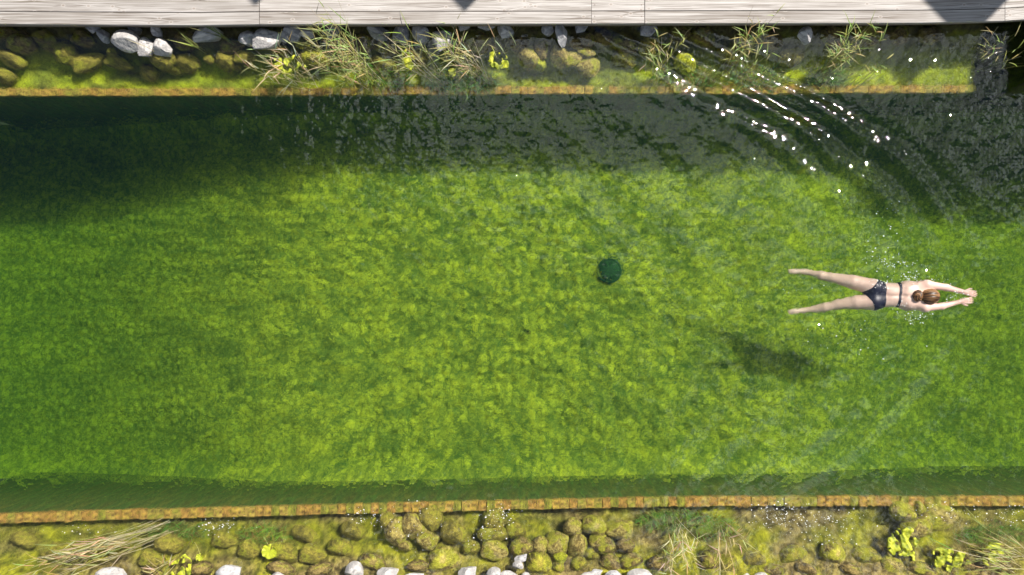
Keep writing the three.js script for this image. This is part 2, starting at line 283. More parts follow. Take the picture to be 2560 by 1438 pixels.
function waterGeometry() {
  const top = sheet(XL + 0.01, XR - 0.01, WZ0, WZ1, WNX, WNZ, wave);
  const p = top.attributes.position, n = p.count, w = WNX + 1, ring = [];
  for (let i = 0; i < WNX; i++) ring.push(i);
  for (let j = 0; j < WNZ; j++) ring.push(j * w + WNX);
  for (let i = WNX; i > 0; i--) ring.push(WNZ * w + i);
  for (let j = WNZ; j > 0; j--) ring.push(j * w);
  const side = [], si = [];
  ring.forEach((k, i) => { side.push(p.getX(k), p.getY(k), p.getZ(k), p.getX(k), -2.9, p.getZ(k)); const a = i * 2, b = ((i + 1) % ring.length) * 2; si.push(a, b, a + 1, b, b + 1, a + 1); });
  const c = side.length / 3; side.push(0, -2.9, 0);
  ring.forEach((k, i) => { const a = i * 2 + 1, b = ((i + 1) % ring.length) * 2 + 1; si.push(a, b, c); });
  const pos = new Float32Array(n * 3 + side.length), nor = new Float32Array(pos.length), uv = new Float32Array(pos.length / 3 * 2);
  pos.set(p.array); pos.set(side, n * 3); nor.set(top.attributes.normal.array);
  for (let i = 0; i < side.length / 3; i++) { const x = side[i * 3], z = side[i * 3 + 2]; if (i === c) nor.set([0, -1, 0], (n + i) * 3); else { const ex = Math.abs(x) / XR > Math.abs(z) / 4.5; nor.set(ex ? [Math.sign(x), 0, 0] : [0, 0, Math.sign(z)], (n + i) * 3); } }
  for (let i = 0; i < pos.length / 3; i++) uv.set([pos[i * 3] / 2.4, pos[i * 3 + 2] / 2.4], i * 2);
  const idx = [...top.index.array]; si.forEach((k) => idx.push(k + n));
  const g = new THREE.BufferGeometry();
  g.setAttribute('position', new THREE.BufferAttribute(pos, 3)); g.setAttribute('normal', new THREE.BufferAttribute(nor, 3)); g.setAttribute('uv', new THREE.BufferAttribute(uv, 2));
  g.setIndex(idx);
  return g;
}
const [rippleTex, lensTex] = [false, true].map((lens) => texture(1024, 1024, (u, v) => {
  let s = 0; const T = (f, k) => { const x = u * f, y = v * f, wrap = (a, b) => ((a % b) + b) % b, ix = Math.floor(x), iy = Math.floor(y); let a = x - ix, b = y - iy; a = a * a * a * (a * (a * 6 - 15) + 10); b = b * b * b * (b * (b * 6 - 15) + 10); const H = (i, j) => hash3(wrap(i, f), wrap(j, f), k); return mix(mix(H(ix, iy), H(ix + 1, iy), a), mix(H(ix, iy + 1), H(ix + 1, iy + 1), a), b); };
  const a = 0.55 * T(30, 71) + 0.35 * T(58, 73) + 0.10 * T(118, 75), b = 0.5 * T(13, 77) + 0.28 * T(29, 79) + 0.14 * T(61, 81) + 0.08 * T(118, 75);
  s = lens ? b : a;
  return [s, s, s];
}));
const waterTop = sheet(XL, XR, WZ0 - 0.01, WZ1 + 0.01, WNX, WNZ, (x, z) => wave(x, z) + 0.004);
for (let i = 0, p = waterTop.attributes.position, u = waterTop.attributes.uv; i < p.count; i++) u.setXY(i, p.getX(i) / 2.4, p.getZ(i) / 2.4);
const water = struct('water', waterTop, M([1, 1, 1], 0.02, { transmission: 1, thickness: 0, ior: 1.72, bumpMap: rippleTex, bumpScale: 0.007 }));
part('water_body', waterGeometry(), M([1, 1, 1], 0, { transmission: 1, thickness: 1, ior: 1.16, transparent: true, opacity: 0.5, attenuationColor: new THREE.Color().setRGB(0.735, 0.83, 0.69), attenuationDistance: 1, bumpMap: lensTex, bumpScale: 0.055 }), water);

// ---------------------------------------------------------------- parasols on the deck, whose corners shade it
{
  const cloth = M([0.62, 0.58, 0.5], 0.9), metal = M([0.25, 0.25, 0.26], 0.4, { metalness: 0.8 });
  const make = () => {
    const o = thing('parasol', 'square cream parasol standing on the timber deck, corner towards the water', 'parasol', 'parasols on the deck');
    const R = 1.75, g = new THREE.BufferGeometry(), v = [];
    for (let k = 0; k < 4; k++) { const a = k * Math.PI / 2, b = a + Math.PI / 2, A = [R * Math.sin(a), 0, R * Math.cos(a)], B = [R * Math.sin(b), 0, R * Math.cos(b)], T = [0, 0.5, 0]; v.push(...A, ...B, ...T, A[0], -0.02, A[2], ...[0, 0.48, 0], B[0], -0.02, B[2]); }
    g.setAttribute('position', new THREE.Float32BufferAttribute(v, 3)); g.computeVertexNormals();
    part('canopy', g, cloth, o).position.y = 2.195;
    const p = new THREE.CylinderGeometry(0.025, 0.025, 2.66, 12); p.translate(0, 1.33, 0); part('pole', p, metal, o);
    const b = new THREE.CylinderGeometry(0.26, 0.28, 0.06, 24); b.translate(0, 0.035, 0); part('base', b, metal, o);
    for (let k = 0; k < 4; k++) { const r = new THREE.CylinderGeometry(0.008, 0.008, 1.8, 6); r.rotateZ(Math.PI / 2 - 0.27); r.translate(0.87, 2.42, 0); r.rotateY(k * Math.PI / 2 + Math.PI / 2); part('rib', r, metal, o); }
    return o;
  };
  const first = make();
  [[0.96, -4.65], [-1.43, -4.72], [6.68, -4.3]].forEach(([x, z], i) => { const o = i ? first.clone() : first; if (i) { o.name = numbered('parasol'); scene.add(o); } o.position.set(x, DECK_Y, z - 1.75); o.userData.label = ['square cream parasol on the deck opposite the largest reed clump', 'square cream parasol on the deck opposite the fluffy algae mat', 'square cream parasol on the deck beside the timber landing'][i]; });
}

// ---------------------------------------------------------------- stones
const KINDS = {
  pale: (n, v, f) => lerp3(lerp3([0.32, 0.31, 0.30], [0.60, 0.58, 0.55], clamp(0.55 + n + 0.5 * f, 0, 1)), [0.12, 0.12, 0.13], sstep(0.09, 0.0, Math.abs(v)) * 0.7 * sstep(-0.15, 0.15, n)),
  grey: (n, v, f) => lerp3(lerp3([0.28, 0.28, 0.29], [0.50, 0.50, 0.50], clamp(0.35 + 1.3 * n, 0, 1)), [0.62, 0.61, 0.60], clamp(sstep(0.12, 0.0, Math.abs(v)) * 0.8 + sstep(0.1, 0.35, v), 0, 1)),
  olive: (n, v, f) => lerp3(lerp3([0.14, 0.12, 0.02], [0.42, 0.36, 0.05], clamp(0.5 + n + 0.9 * f, 0, 1)), [0.36, 0.38, 0.02], sstep(0.0, 0.3, v) * 0.7),
  tan: (n, v, f) => lerp3(lerp3([0.18, 0.13, 0.03], [0.56, 0.46, 0.13], clamp(0.5 + 0.7 * n + 1.5 * f, 0, 1)), [0.40, 0.42, 0.02], sstep(-0.1, 0.2, v) * 0.75),
  brown: (n, v, f) => lerp3(lerp3([0.10, 0.07, 0.02], [0.34, 0.26, 0.08], clamp(0.45 + n + 1.3 * f, 0, 1)), [0.32, 0.34, 0.02], sstep(0.0, 0.3, v) * 0.7),
  lime: (n, v, f) => lerp3([0.22, 0.26, 0.01], [0.58, 0.60, 0.03], clamp(0.55 + n + f, 0, 1)),
};
const rockShapes = {};
function rockGeometry(kind, k) {
  const key = kind + k; if (rockShapes[key]) return rockShapes[key];
  const g = mergeVertices(new THREE.IcosahedronGeometry(1, 11).deleteAttribute('uv').deleteAttribute('normal'), 1e-4), p = g.attributes.position, col = new Float32Array(p.count * 3), v = new THREE.Vector3();
  const sharp = kind === 'pale' || kind === 'grey' ? 1 : 0.6, planes = [];
  for (let i = 0; i < 11; i++) { const a = hash3(i, k, 300) * 6.283, y = hash3(i, k, 301) * 2 - 1, q = Math.sqrt(1 - y * y); planes.push([q * Math.cos(a), y, q * Math.sin(a), mix(sharp > 0.9 ? 0.46 : 0.55, sharp > 0.9 ? 0.78 : 0.86, hash3(i, k, 302))]); }
  for (let i = 0; i < p.count; i++) {
    v.fromBufferAttribute(p, i);
    const o = k * 17.3, r = 1 + 0.22 * n3(v.x * 1.3 + o, v.y * 1.3, v.z * 1.3);
    v.multiplyScalar(r);
    for (const [a, b, c, d] of planes) { const t = v.x * a + v.y * b + v.z * c - d; if (t > 0) { const s = t * sharp * 0.93; v.x -= a * s; v.y -= b * s; v.z -= c * s; } }
    const f = fbm3(v.x * 7 + o, v.y * 7, v.z * 7, 3); v.multiplyScalar(1 + 0.075 * f);
    p.setXYZ(i, v.x, v.y, v.z);
    const n = fbm3(v.x * 1.9 + o, v.y * 1.9 + 5, v.z * 1.9, 3), vein = fbm3(v.x * 1.6 - o, v.y * 3.2, v.z * 1.6 + 8, 4), fine = fbm3(v.x * 9 + o, v.y * 9, v.z * 9 + 2, 2);
    col.set(KINDS[kind](n, vein, fine), i * 3);
  }
  g.setAttribute('color', new THREE.BufferAttribute(col, 3)); g.computeVertexNormals();
  const uv = new Float32Array(p.count * 2); for (let i = 0; i < p.count; i++) uv.set([p.getX(i) * 0.32 + k * 0.3, p.getZ(i) * 0.32], i * 2); g.setAttribute('uv', new THREE.BufferAttribute(uv, 2));
  return (rockShapes[key] = g);
}
const rockMat = { dry: M([1.1, 1.1, 1.1], 0.75, { vertexColors: true, bumpMap: grainTex, bumpScale: 0.01 }), wet: M([1.3, 1.3, 1.3], 0.95, { vertexColors: true, map: grainTex, bumpMap: grainTex, bumpScale: 0.012 }) };
const STONE = {
  backpale: ['stone', 'pale grey veined stone rising dry from the water by the deck', 'pale dry stones by the deck'],
  backgrey: ['stone', 'slate grey stone in the shade below the deck edge', 'dark stones below the deck edge'],
  backolive: ['submerged_stone', 'olive algae-coated stone under water in front of the deck', 'olive stones under water along the deck'],
  backtan: ['submerged_stone', 'light tan stone under rippled water in front of the deck', 'tan stones under water along the deck'],
  backbrown: ['submerged_stone', 'murky brown stone under water close beneath the deck', 'brown stones under water beneath the deck'],
  backlime: ['submerged_stone', 'stone overgrown with bright yellow-green algae in front of the deck', 'lime green stones along the deck'],
  frontpale: ['stone', 'white angular dry stone on the bank opposite the deck', 'white dry stones on the bank'],
  frontgrey: ['stone', 'smooth mid grey dry stone on the bank opposite the deck', 'grey dry stones on the bank'],
  frontolive: ['submerged_stone', 'olive green stone under shallow water on the bank shelf', 'olive stones on the bank shelf'],
  fronttan: ['submerged_stone', 'speckled tan stone under shallow water on the bank shelf', 'tan stones on the bank shelf'],
  frontbrown: ['submerged_stone', 'dark brown stone at the shallow waterline of the bank', 'brown stones at the bank waterline'],
  frontlime: ['submerged_stone', 'stone overgrown with yellow-green algae on the bank shelf', 'lime green stones on the bank shelf'],
};
const stones = [];
function stone(side, kind, px, py, w, h, top, rot = rr(-0.4, 0.4), flat = 0.8) {
  const key = side + kind, shape = Math.floor(rnd() * 6), [x, z] = at(px, py, top - 0.04), k = (CAM_Y - top) / FOCAL;
  const [name, label, group] = STONE[key], m = one(name, rockGeometry(kind, shape), kind === 'pale' || kind === 'grey' ? rockMat.dry : rockMat.wet, label, 'stone', group);
  const sx = w * k * 0.60, sz = h * k * 0.60, sy = Math.min(sx, sz) * flat + 0.02;
  stones.push({ m, key, px, py }); m.scale.set(sx, sy, sz); m.position.set(x, top - sy * 0.78, z); m.rotation.set(0, rot, 0);
  return m;
}
// along the deck
[['pale', 312, 104, 62, 56, 0.15], ['pale', 364, 122, 42, 50, 0.08], ['pale', 404, 122, 44, 44, 0.09], ['olive', 404, 146, 52, 44, -0.04], ['grey', 257, 88, 26, 40, 0.05], ['grey', 233, 68, 34, 24, 0.08], ['brown', 50, 105, 62, 56, -0.05], ['grey', 391, 78, 24, 40, 0.06], ['grey', 336, 74, 30, 24, 0.02],
  ['olive', 27, 147, 62, 40, -0.10], ['olive', 8, 190, 56, 32, -0.2], ['olive', 165, 132, 50, 58, -0.10], ['olive', 218, 156, 80, 44, -0.14], ['olive', 295, 158, 66, 34, -0.16], ['olive', 372, 180, 38, 40, -0.2], ['olive', 281, 132, 24, 20, -0.08], ['brown', 110, 96, 60, 40, -0.08], ['brown', 205, 98, 56, 40, -0.06], ['brown', 20, 84, 50, 36, -0.02], ['brown', 130, 120, 40, 30, -0.12],
  ['grey', 520, 87, 76, 38, 0.06, 0.3], ['grey', 620, 96, 40, 36, 0.06], ['pale', 667, 100, 76, 52, 0.11, 0.1], ['grey', 709, 89, 36, 28, 0.07], ['grey', 734, 76, 44, 30, 0.08], ['grey', 738, 97, 24, 24, 0.03], ['grey', 768, 85, 36, 26, 0.06], ['grey', 830, 74, 50, 34, 0.06], ['brown', 462, 100, 50, 40, -0.06], ['brown', 580, 118, 60, 34, -0.08],
  ['olive', 468, 157, 54, 40, -0.17], ['olive', 524, 148, 26, 22, -0.12], ['olive', 564, 148, 46, 46, -0.12], ['olive', 611, 144, 54, 34, -0.1], ['olive', 595, 168, 26, 18, -0.2], ['tan', 785, 146, 66, 46, -0.1], ['olive', 760, 112, 40, 26, -0.05], ['olive', 440, 178, 40, 22, -0.24], ['olive', 700, 128, 44, 30, -0.1],
  ['grey', 1004, 79, 50, 50, 0.06], ['grey', 1055, 85, 38, 56, 0.06], ['pale', 1109, 100, 50, 52, 0.1, 0.6], ['grey', 1164, 63, 36, 26, 0.08], ['grey', 1216, 64, 40, 28, 0.08], ['grey', 1267, 78, 36, 42, 0.07, 0.6], ['brown', 1194, 106, 68, 54, -0.05], ['grey', 945, 78, 56, 40, 0.03], ['brown', 905, 104, 70, 42, -0.06], ['brown', 965, 120, 50, 36, -0.1], ['brown', 1140, 134, 50, 34, -0.14], ['olive', 1050, 138, 54, 36, -0.14], ['olive', 960, 160, 60, 36, -0.2],
  ['tan', 1325, 142, 52, 46, -0.08], ['lime', 1351, 163, 28, 24, -0.14], ['grey', 1404, 84, 30, 66, 0.12, 0.05], ['tan', 1401, 139, 50, 52, -0.05], ['tan', 1434, 147, 46, 38, -0.08], ['tan', 1466, 130, 44, 26, -0.06], ['tan', 1471, 164, 62, 46, -0.12], ['grey', 1455, 70, 32, 26, 0.08], ['grey', 1371, 76, 26, 32, 0.06], ['brown', 1357, 120, 40, 46, -0.06], ['brown', 1448, 107, 46, 28, 0.0], ['brown', 1300, 112, 50, 40, -0.08], ['grey', 1623, 74, 40, 42, 0.08], ['olive', 1623, 116, 42, 46, -0.05], ['brown', 1560, 108, 70, 44, -0.1], ['brown', 1510, 90, 50, 40, -0.05], ['olive', 1560, 150, 60, 40, -0.2],
  ['grey', 2016, 90, 38, 38, 0.1], ['brown', 1868, 100, 50, 44, -0.02], ['brown', 1935, 98, 54, 44, -0.04], ['lime', 1715, 158, 46, 50, -0.08], ['brown', 1760, 92, 60, 44, -0.03], ['brown', 1700, 84, 50, 40, 0.0], ['olive', 1820, 140, 56, 40, -0.16], ['brown', 2090, 88, 60, 44, 0.0], ['brown', 2170, 86, 66, 44, 0.0], ['brown', 2250, 82, 60, 44, 0.0], ['brown', 2330, 84, 62, 44, -0.03], ['olive', 1980, 140, 60, 40, -0.16], ['brown', 1470, 98, 44, 34, -0.02],
].forEach(([k, ...a]) => stone('back', k, ...a));
// on the bank shelf
[['tan', 991, 1334, 52, 66, -0.02], ['tan', 1033, 1320, 60, 68, -0.02], ['olive', 1074, 1300, 56, 62, -0.06], ['tan', 1070, 1352, 54, 44, -0.04], ['olive', 970, 1304, 38, 48, -0.08], ['olive', 1132, 1338, 64, 58, -0.05], ['olive', 1236, 1298, 54, 58, -0.06], ['olive', 1235, 1339, 66, 40, -0.05], ['tan', 1236, 1380, 66, 50, -0.01], ['brown', 930, 1410, 64, 40, 0.02], ['tan', 1110, 1408, 80, 60, 0.0], ['brown', 1045, 1417, 50, 28, 0.01], ['tan', 1011, 1366, 34, 28, -0.05],
  ['brown', 1307, 1372, 52, 44, 0.02], ['tan', 1350, 1368, 38, 46, -0.02], ['tan', 1396, 1363, 56, 60, -0.02], ['lime', 1402, 1394, 32, 28, 0.0], ['tan', 1445, 1368, 46, 64, -0.02], ['tan', 1434, 1321, 44, 44, -0.06], ['tan', 1487, 1321, 62, 46, -0.04], ['tan', 1552, 1324, 70, 46, -0.05], ['tan', 1498, 1354, 44, 38, -0.03], ['brown', 1515, 1370, 48, 42, 0.0], ['brown', 1564, 1366, 44, 36, -0.02], ['olive', 1349, 1417, 64, 58, 0.02], ['olive', 1450, 1411, 36, 32, 0.0], ['olive', 1481, 1388, 32, 30, -0.03], ['brown', 1528, 1408, 50, 40, 0.0], ['brown', 1580, 1406, 50, 36, 0.01], ['olive', 1396, 1421, 30, 30, 0.0],
  ['tan', 2262, 1286, 58, 48, -0.03], ['tan', 2301, 1275, 26, 38, -0.05], ['tan', 2352, 1296, 86, 68, -0.05], ['tan', 2299, 1319, 78, 48, -0.01], ['tan', 2231, 1414, 52, 40, 0.0], ['olive', 2276, 1408, 44, 42, -0.02], ['olive', 2172, 1394, 64, 42, -0.04], ['tan', 2086, 1391, 62, 54, 0.0], ['brown', 1777, 1408, 54, 50, 0.01], ['olive', 1824, 1411, 44, 44, 0.0], ['olive', 1891, 1401, 62, 44, -0.03], ['olive', 1985, 1392, 70, 40, -0.05], ['brown', 2019, 1426, 60, 32, 0.02], ['brown', 2130, 1428, 56, 32, 0.02], ['brown', 1940, 1426, 56, 30, 0.01],
  ['olive', 420, 1364, 66, 46, -0.05], ['olive', 376, 1401, 60, 40, -0.02], ['olive', 705, 1388, 72, 46, -0.03], ['olive', 622, 1378, 54, 40, -0.05], ['brown', 504, 1424, 50, 34, 0.03], ['brown', 702, 1424, 62, 34, 0.03], ['olive', 780, 1390, 66, 44, -0.03], ['olive', 850, 1374, 60, 40, -0.06], ['olive', 140, 1380, 70, 46, -0.07], ['olive', 60, 1352, 60, 40, -0.1], ['olive', 240, 1396, 60, 40, -0.05], ['olive', 880, 1330, 60, 44, -0.12], ['olive', 760, 1340, 66, 40, -0.13], ['brown', 800, 1426, 60, 32, 0.03], ['brown', 380, 1432, 50, 26, 0.03], ['olive', 560, 1352, 60, 40, -0.12], ['brown', 1650, 1412, 56, 36, 0.01], ['olive', 2330, 1380, 50, 36, -0.1], ['brown', 2310, 1430, 70, 36, 0.0], ['brown', 2410, 1434, 70, 36, 0.0], ['olive', 1180, 1372, 40, 32, -0.06], ['olive', 1290, 1330, 44, 40, -0.08],
].forEach(([k, x, y, w, h, t, ...a]) => stone('front', k, x, y, w, h, t - 0.01, ...a));
// dry white stones at the waterline
[['pale', 279, 1436, 82, 42, 0.15], ['grey', 571, 1428, 68, 46, 0.14], ['pale', 694, 1440, 40, 28, 0.1], ['pale', 885, 1428, 54, 50, 0.14], ['pale', 971, 1430, 70, 44, 0.14, 0.1], ['grey', 1031, 1442, 74, 34, 0.12], ['pale', 1171, 1428, 62, 44, 0.14, 0.3], ['pale', 1236, 1436, 48, 40, 0.14], ['pale', 1272, 1436, 54, 34, 0.13], ['pale', 1296, 1409, 34, 24, 0.1], ['grey', 1304, 1388, 44, 22, 0.06], ['pale', 1316, 1436, 30, 26, 0.1], ['pale', 1483, 1440, 62, 30, 0.14], ['grey', 1492, 1427, 36, 22, 0.1], ['grey', 1535, 1436, 54, 28, 0.12], ['pale', 1606, 1438, 86, 36, 0.15], ['pale', 1686, 1442, 34, 28, 0.12], ['pale', 1868, 1442, 34, 26, 0.12], ['pale', 1906, 1440, 44, 28, 0.12], ['grey', 2056, 1450, 60, 30, 0.14], ['grey', 2250, 1452, 60, 30, 0.14], ['pale', 60, 1458, 60, 36, 0.16], ['pale', 430, 1456, 60, 34, 0.16], ['grey', 780, 1454, 70, 34, 0.16], ['pale', 1400, 1456, 66, 34, 0.16], ['pale', 1760, 1458, 66, 34, 0.16], ['grey', 1130, 1466, 70, 34, 0.2], ['pale', 1540, 1470, 80, 40, 0.2], ['pale', 2420, 1462, 70, 36, 0.16]].forEach(([k, x, y, w, h, ...a]) => stone('front', k, x, y + 7, w * 0.85, h * 0.85, ...a));

// each stone is told from its look-alikes by its rank from a landmark nearby
{
  const ORD = ['nearest', 'second nearest', 'third nearest', 'fourth nearest', 'fifth nearest', 'sixth nearest', 'seventh nearest', 'eighth nearest', 'ninth nearest', 'tenth nearest', 'eleventh nearest', 'twelfth nearest', 'thirteenth nearest', 'fourteenth nearest', 'fifteenth nearest', 'sixteenth nearest'];
  const MARK = { back: [['the tuft between the pale stones', 406, 142], ['the fluffy algae mat', 720, 156], ['the largest reed clump', 905, 185], ['the smooth algae mat', 1246, 150], ['the spiky green reeds', 1640, 165], ['the bushy upright reeds', 2090, 160]], front: [['the lying pale reeds', 300, 1350], ['the round floating leaf', 674, 1379], ['the patch of bubbles on the bricks', 1250, 1285], ['the bleached branching stalks', 1700, 1325], ['the crumpled algae mat', 2262, 1358]] };
  const LOOK = { backpale: 'pale veined dry stone by the deck', backgrey: 'slate grey stone below the deck edge', backolive: 'olive stone under water before the deck', backtan: 'tan stone under water before the deck', backbrown: 'murky brown stone under the deck edge', backlime: 'lime green overgrown stone before the deck', frontpale: 'white angular dry stone on the bank', frontgrey: 'mid grey dry stone on the bank', frontolive: 'olive stone in the bank shallows', fronttan: 'speckled tan stone in the bank shallows', frontbrown: 'dark brown stone at the bank waterline', frontlime: 'lime overgrown stone in the bank shallows' };
  const sets = {};
  for (const s of stones) { const side = s.key.startsWith('back') ? 'back' : 'front'; const best = MARK[side].map(([n, x, y]) => [n, Math.hypot(s.px - x, s.py - y)]).sort((a, b) => a[1] - b[1])[0]; (sets[s.key + best[0]] ??= []).push([s, best]); }
  for (const list of Object.values(sets)) list.sort((a, b) => a[1][1] - b[1][1]).forEach(([s, [n]], i) => { s.m.userData.label = `${LOOK[s.key]}, ${ORD[i]} ${n}`; });
}

// ---------------------------------------------------------------- a mesh from a distance field (surface nets)
function nets(lo, hi, cell, f) {
  const N = [0, 1, 2].map((k) => Math.ceil((hi[k] - lo[k]) / cell) + 1), [nx, ny, nz] = N, F = new Float32Array(nx * ny * nz), at3 = (i, j, k) => i + nx * (j + ny * k);
  for (let k = 0; k < nz; k++) for (let j = 0; j < ny; j++) for (let i = 0; i < nx; i++) F[at3(i, j, k)] = f(lo[0] + i * cell, lo[1] + j * cell, lo[2] + k * cell);
  const id = new Int32Array(F.length).fill(-1), pos = [], idx = [];
  const E = [[0, 1], [2, 3], [4, 5], [6, 7], [0, 2], [1, 3], [4, 6], [5, 7], [0, 4], [1, 5], [2, 6], [3, 7]], C = [...Array(8)].map((_, q) => [q & 1, (q >> 1) & 1, q >> 2]);
  for (let k = 0; k < nz - 1; k++) for (let j = 0; j < ny - 1; j++) for (let i = 0; i < nx - 1; i++) {
    const v = C.map(([a, b, c]) => F[at3(i + a, j + b, k + c)]), inside = v.filter((q) => q < 0).length;
    if (!inside || inside === 8) continue;
    let x = 0, y = 0, z = 0, n = 0;
    for (const [a, b] of E) if ((v[a] < 0) !== (v[b] < 0)) { const t = v[a] / (v[a] - v[b]); x += mix(C[a][0], C[b][0], t); y += mix(C[a][1], C[b][1], t); z += mix(C[a][2], C[b][2], t); n++; }
    id[at3(i, j, k)] = pos.length / 3; pos.push(lo[0] + (i + x / n) * cell, lo[1] + (j + y / n) * cell, lo[2] + (k + z / n) * cell);
  }
  const quad = (a, b, c, d, flip) => { if (a < 0 || b < 0 || c < 0 || d < 0) return; flip ? idx.push(a, c, b, a, d, c) : idx.push(a, b, c, a, c, d); };
  for (let k = 1; k < nz - 1; k++) for (let j = 1; j < ny - 1; j++) for (let i = 1; i < nx - 1; i++) {
    const s = F[at3(i, j, k)] < 0;
    if (s !== F[at3(i + 1, j, k)] < 0) quad(id[at3(i, j - 1, k - 1)], id[at3(i, j, k - 1)], id[at3(i, j, k)], id[at3(i, j - 1, k)], !s);
    if (s !== F[at3(i, j + 1, k)] < 0) quad(id[at3(i - 1, j, k - 1)], id[at3(i - 1, j, k)], id[at3(i, j, k)], id[at3(i, j, k - 1)], !s);
    if (s !== F[at3(i, j, k + 1)] < 0) quad(id[at3(i - 1, j - 1, k)], id[at3(i, j - 1, k)], id[at3(i, j, k)], id[at3(i - 1, j, k)], !s);
  }
  const g = new THREE.BufferGeometry(); g.setAttribute('position', new THREE.Float32BufferAttribute(pos, 3)); g.setIndex(idx); g.computeVertexNormals();
  return g;
}
function paint(g, fn) { const p = g.attributes.position, c = new Float32Array(p.count * 3); for (let i = 0; i < p.count; i++) c.set(fn(p.getX(i), p.getY(i), p.getZ(i)), i * 3); g.setAttribute('color', new THREE.BufferAttribute(c, 3)); return g; }

// ---------------------------------------------------------------- mats of floating algae
const algaeMat = M([1, 1, 1], 0.6, { vertexColors: true });
function algae(px, py, w, h, rot, k, label, y = 0.005) {
  const [x, z] = at(px, py, y), s = (CAM_Y) / FOCAL / 2, rx = w * s, rz = h * s;
  const fold = (a, b) => 0.028 * fbm2(a * 14 + k, b * 14, 3, 400) + 0.012 * n2(a * 40, b * 22 + k, 405);
  const g = nets([-rx * 1.3, -0.07, -rz * 1.3], [rx * 1.3, 0.07, rz * 1.3], 0.009, (a, b, c) => {
    const e = (Math.hypot(a / rx, c / rz) - 0.92 + 0.75 * fbm2(a * 7 + k * 3.1, c * 7, 3, 410)) * Math.min(rx, rz) * 0.7, hole = 0.012 - 0.3 * Math.abs(fbm2(a * 9 - k, c * 9 + 4, 3, 420)) * 0.25;
    return Math.max(e, hole, Math.abs(b - fold(a, c)) - 0.013);
  });
  paint(g, (a, b, c) => lerp3([0.20, 0.25, 0.01], [0.56, 0.60, 0.04], clamp(0.5 + 1.5 * fbm2(a * 22 + k, c * 22, 3, 430), 0, 1)));
  const m = one('algae_mat', g, algaeMat, label, 'algae'); m.position.set(x, y, z); m.rotation.y = rot; return m;
}
algae(2262, 1358, 92, 76, 0.5, 1, 'crumpled bright yellow-green algae mat floating below the tan stones on the bank');
algae(2372, 1396, 116, 76, -0.1, 2, 'largest ragged yellow-green algae mat floating beside a dry straw');
algae(2478, 1384, 66, 50, 0.3, 3, 'yellow-green algae mat floating among the grass blades at the bank');
algae(453, 1413, 54, 54, 0, 4, 'folded yellow-green algae mat floating beside the large white stone');
algae(720, 156, 84, 56, 0.2, 5, 'fluffy yellow-green algae mat tangled in straw by the deck', -0.01);
algae(1018, 148, 30, 50, 0.3, 6, 'narrow yellow-green algae tuft hanging on reed stems by the deck', 0);
algae(1246, 150, 60, 44, -0.4, 7, 'smooth yellow-green algae mat beside bent grass blades by the deck', 0);
algae(1130, 182, 26, 24, 0, 8, 'tiny round yellow-green algae tuft in front of the deck reeds', -0.05);

// ---------------------------------------------------------------- reeds and grasses
function tube(pts, r0, r1) {
  const c = new THREE.CatmullRomCurve3(pts), n = 9, g = new THREE.TubeGeometry(c, n, 1, 5, false), p = g.attributes.position, q = new THREE.Vector3(), o = new THREE.Vector3();
  for (let i = 0; i <= n; i++) { c.getPointAt(i / n, o); for (let j = 0; j <= 5; j++) { const k = i * 6 + j; q.fromBufferAttribute(p, k).sub(o).multiplyScalar(mix(r0, r1, i / n)).add(o); p.setXYZ(k, q.x, q.y, q.z); } }
  return g;
}
function blade(from, dir, len, wid, droop, color, out) {      // a folded, drooping leaf
  const n = 7, side = new THREE.Vector3(-dir.z, 0, dir.x); if (side.lengthSq() < 1e-4) side.set(1, 0, 0); side.normalize();
  const p = from.clone(), d = dir.clone().normalize(), k0 = out.pos.length / 3;
  for (let i = 0; i <= n; i++) {
    const t = i / n, w = wid * (t < 0.25 ? 0.55 + 1.8 * t : 1 - ((t - 0.25) / 0.75) ** 1.6) * 0.5 + 0.0004;
    out.pos.push(p.x - side.x * w, p.y + w * 0.35, p.z - side.z * w, p.x, p.y, p.z, p.x + side.x * w, p.y + w * 0.35, p.z + side.z * w);
    const c = lerp3(color, [0.56, 0.50, 0.22], 0.4 * t * t); out.col.push(...c, ...c, ...c);
    if (i < n) { const a = k0 + i * 3; out.idx.push(a, a + 1, a + 4, a, a + 4, a + 3, a + 1, a + 2, a + 5, a + 1, a + 5, a + 4); }
    p.addScaledVector(d, len / n); d.y -= droop / n; d.normalize();
  }
}
const leafMat = M([1, 1, 1], 0.55, { vertexColors: true, side: THREE.DoubleSide }), stemMats = [[0.54, 0.45, 0.22], [0.42, 0.40, 0.12], [0.66, 0.58, 0.38], [0.34, 0.36, 0.10]].map((c) => M(c, 0.6));
const GREENS = { fresh: [[0.20, 0.30, 0.04], [0.30, 0.38, 0.06], [0.14, 0.22, 0.04]], mixed: [[0.28, 0.36, 0.06], [0.46, 0.46, 0.13], [0.20, 0.30, 0.05], [0.54, 0.48, 0.20], [0.24, 0.32, 0.05]], straw: [[0.62, 0.54, 0.28], [0.72, 0.64, 0.40], [0.46, 0.46, 0.14], [0.55, 0.42, 0.20]] };
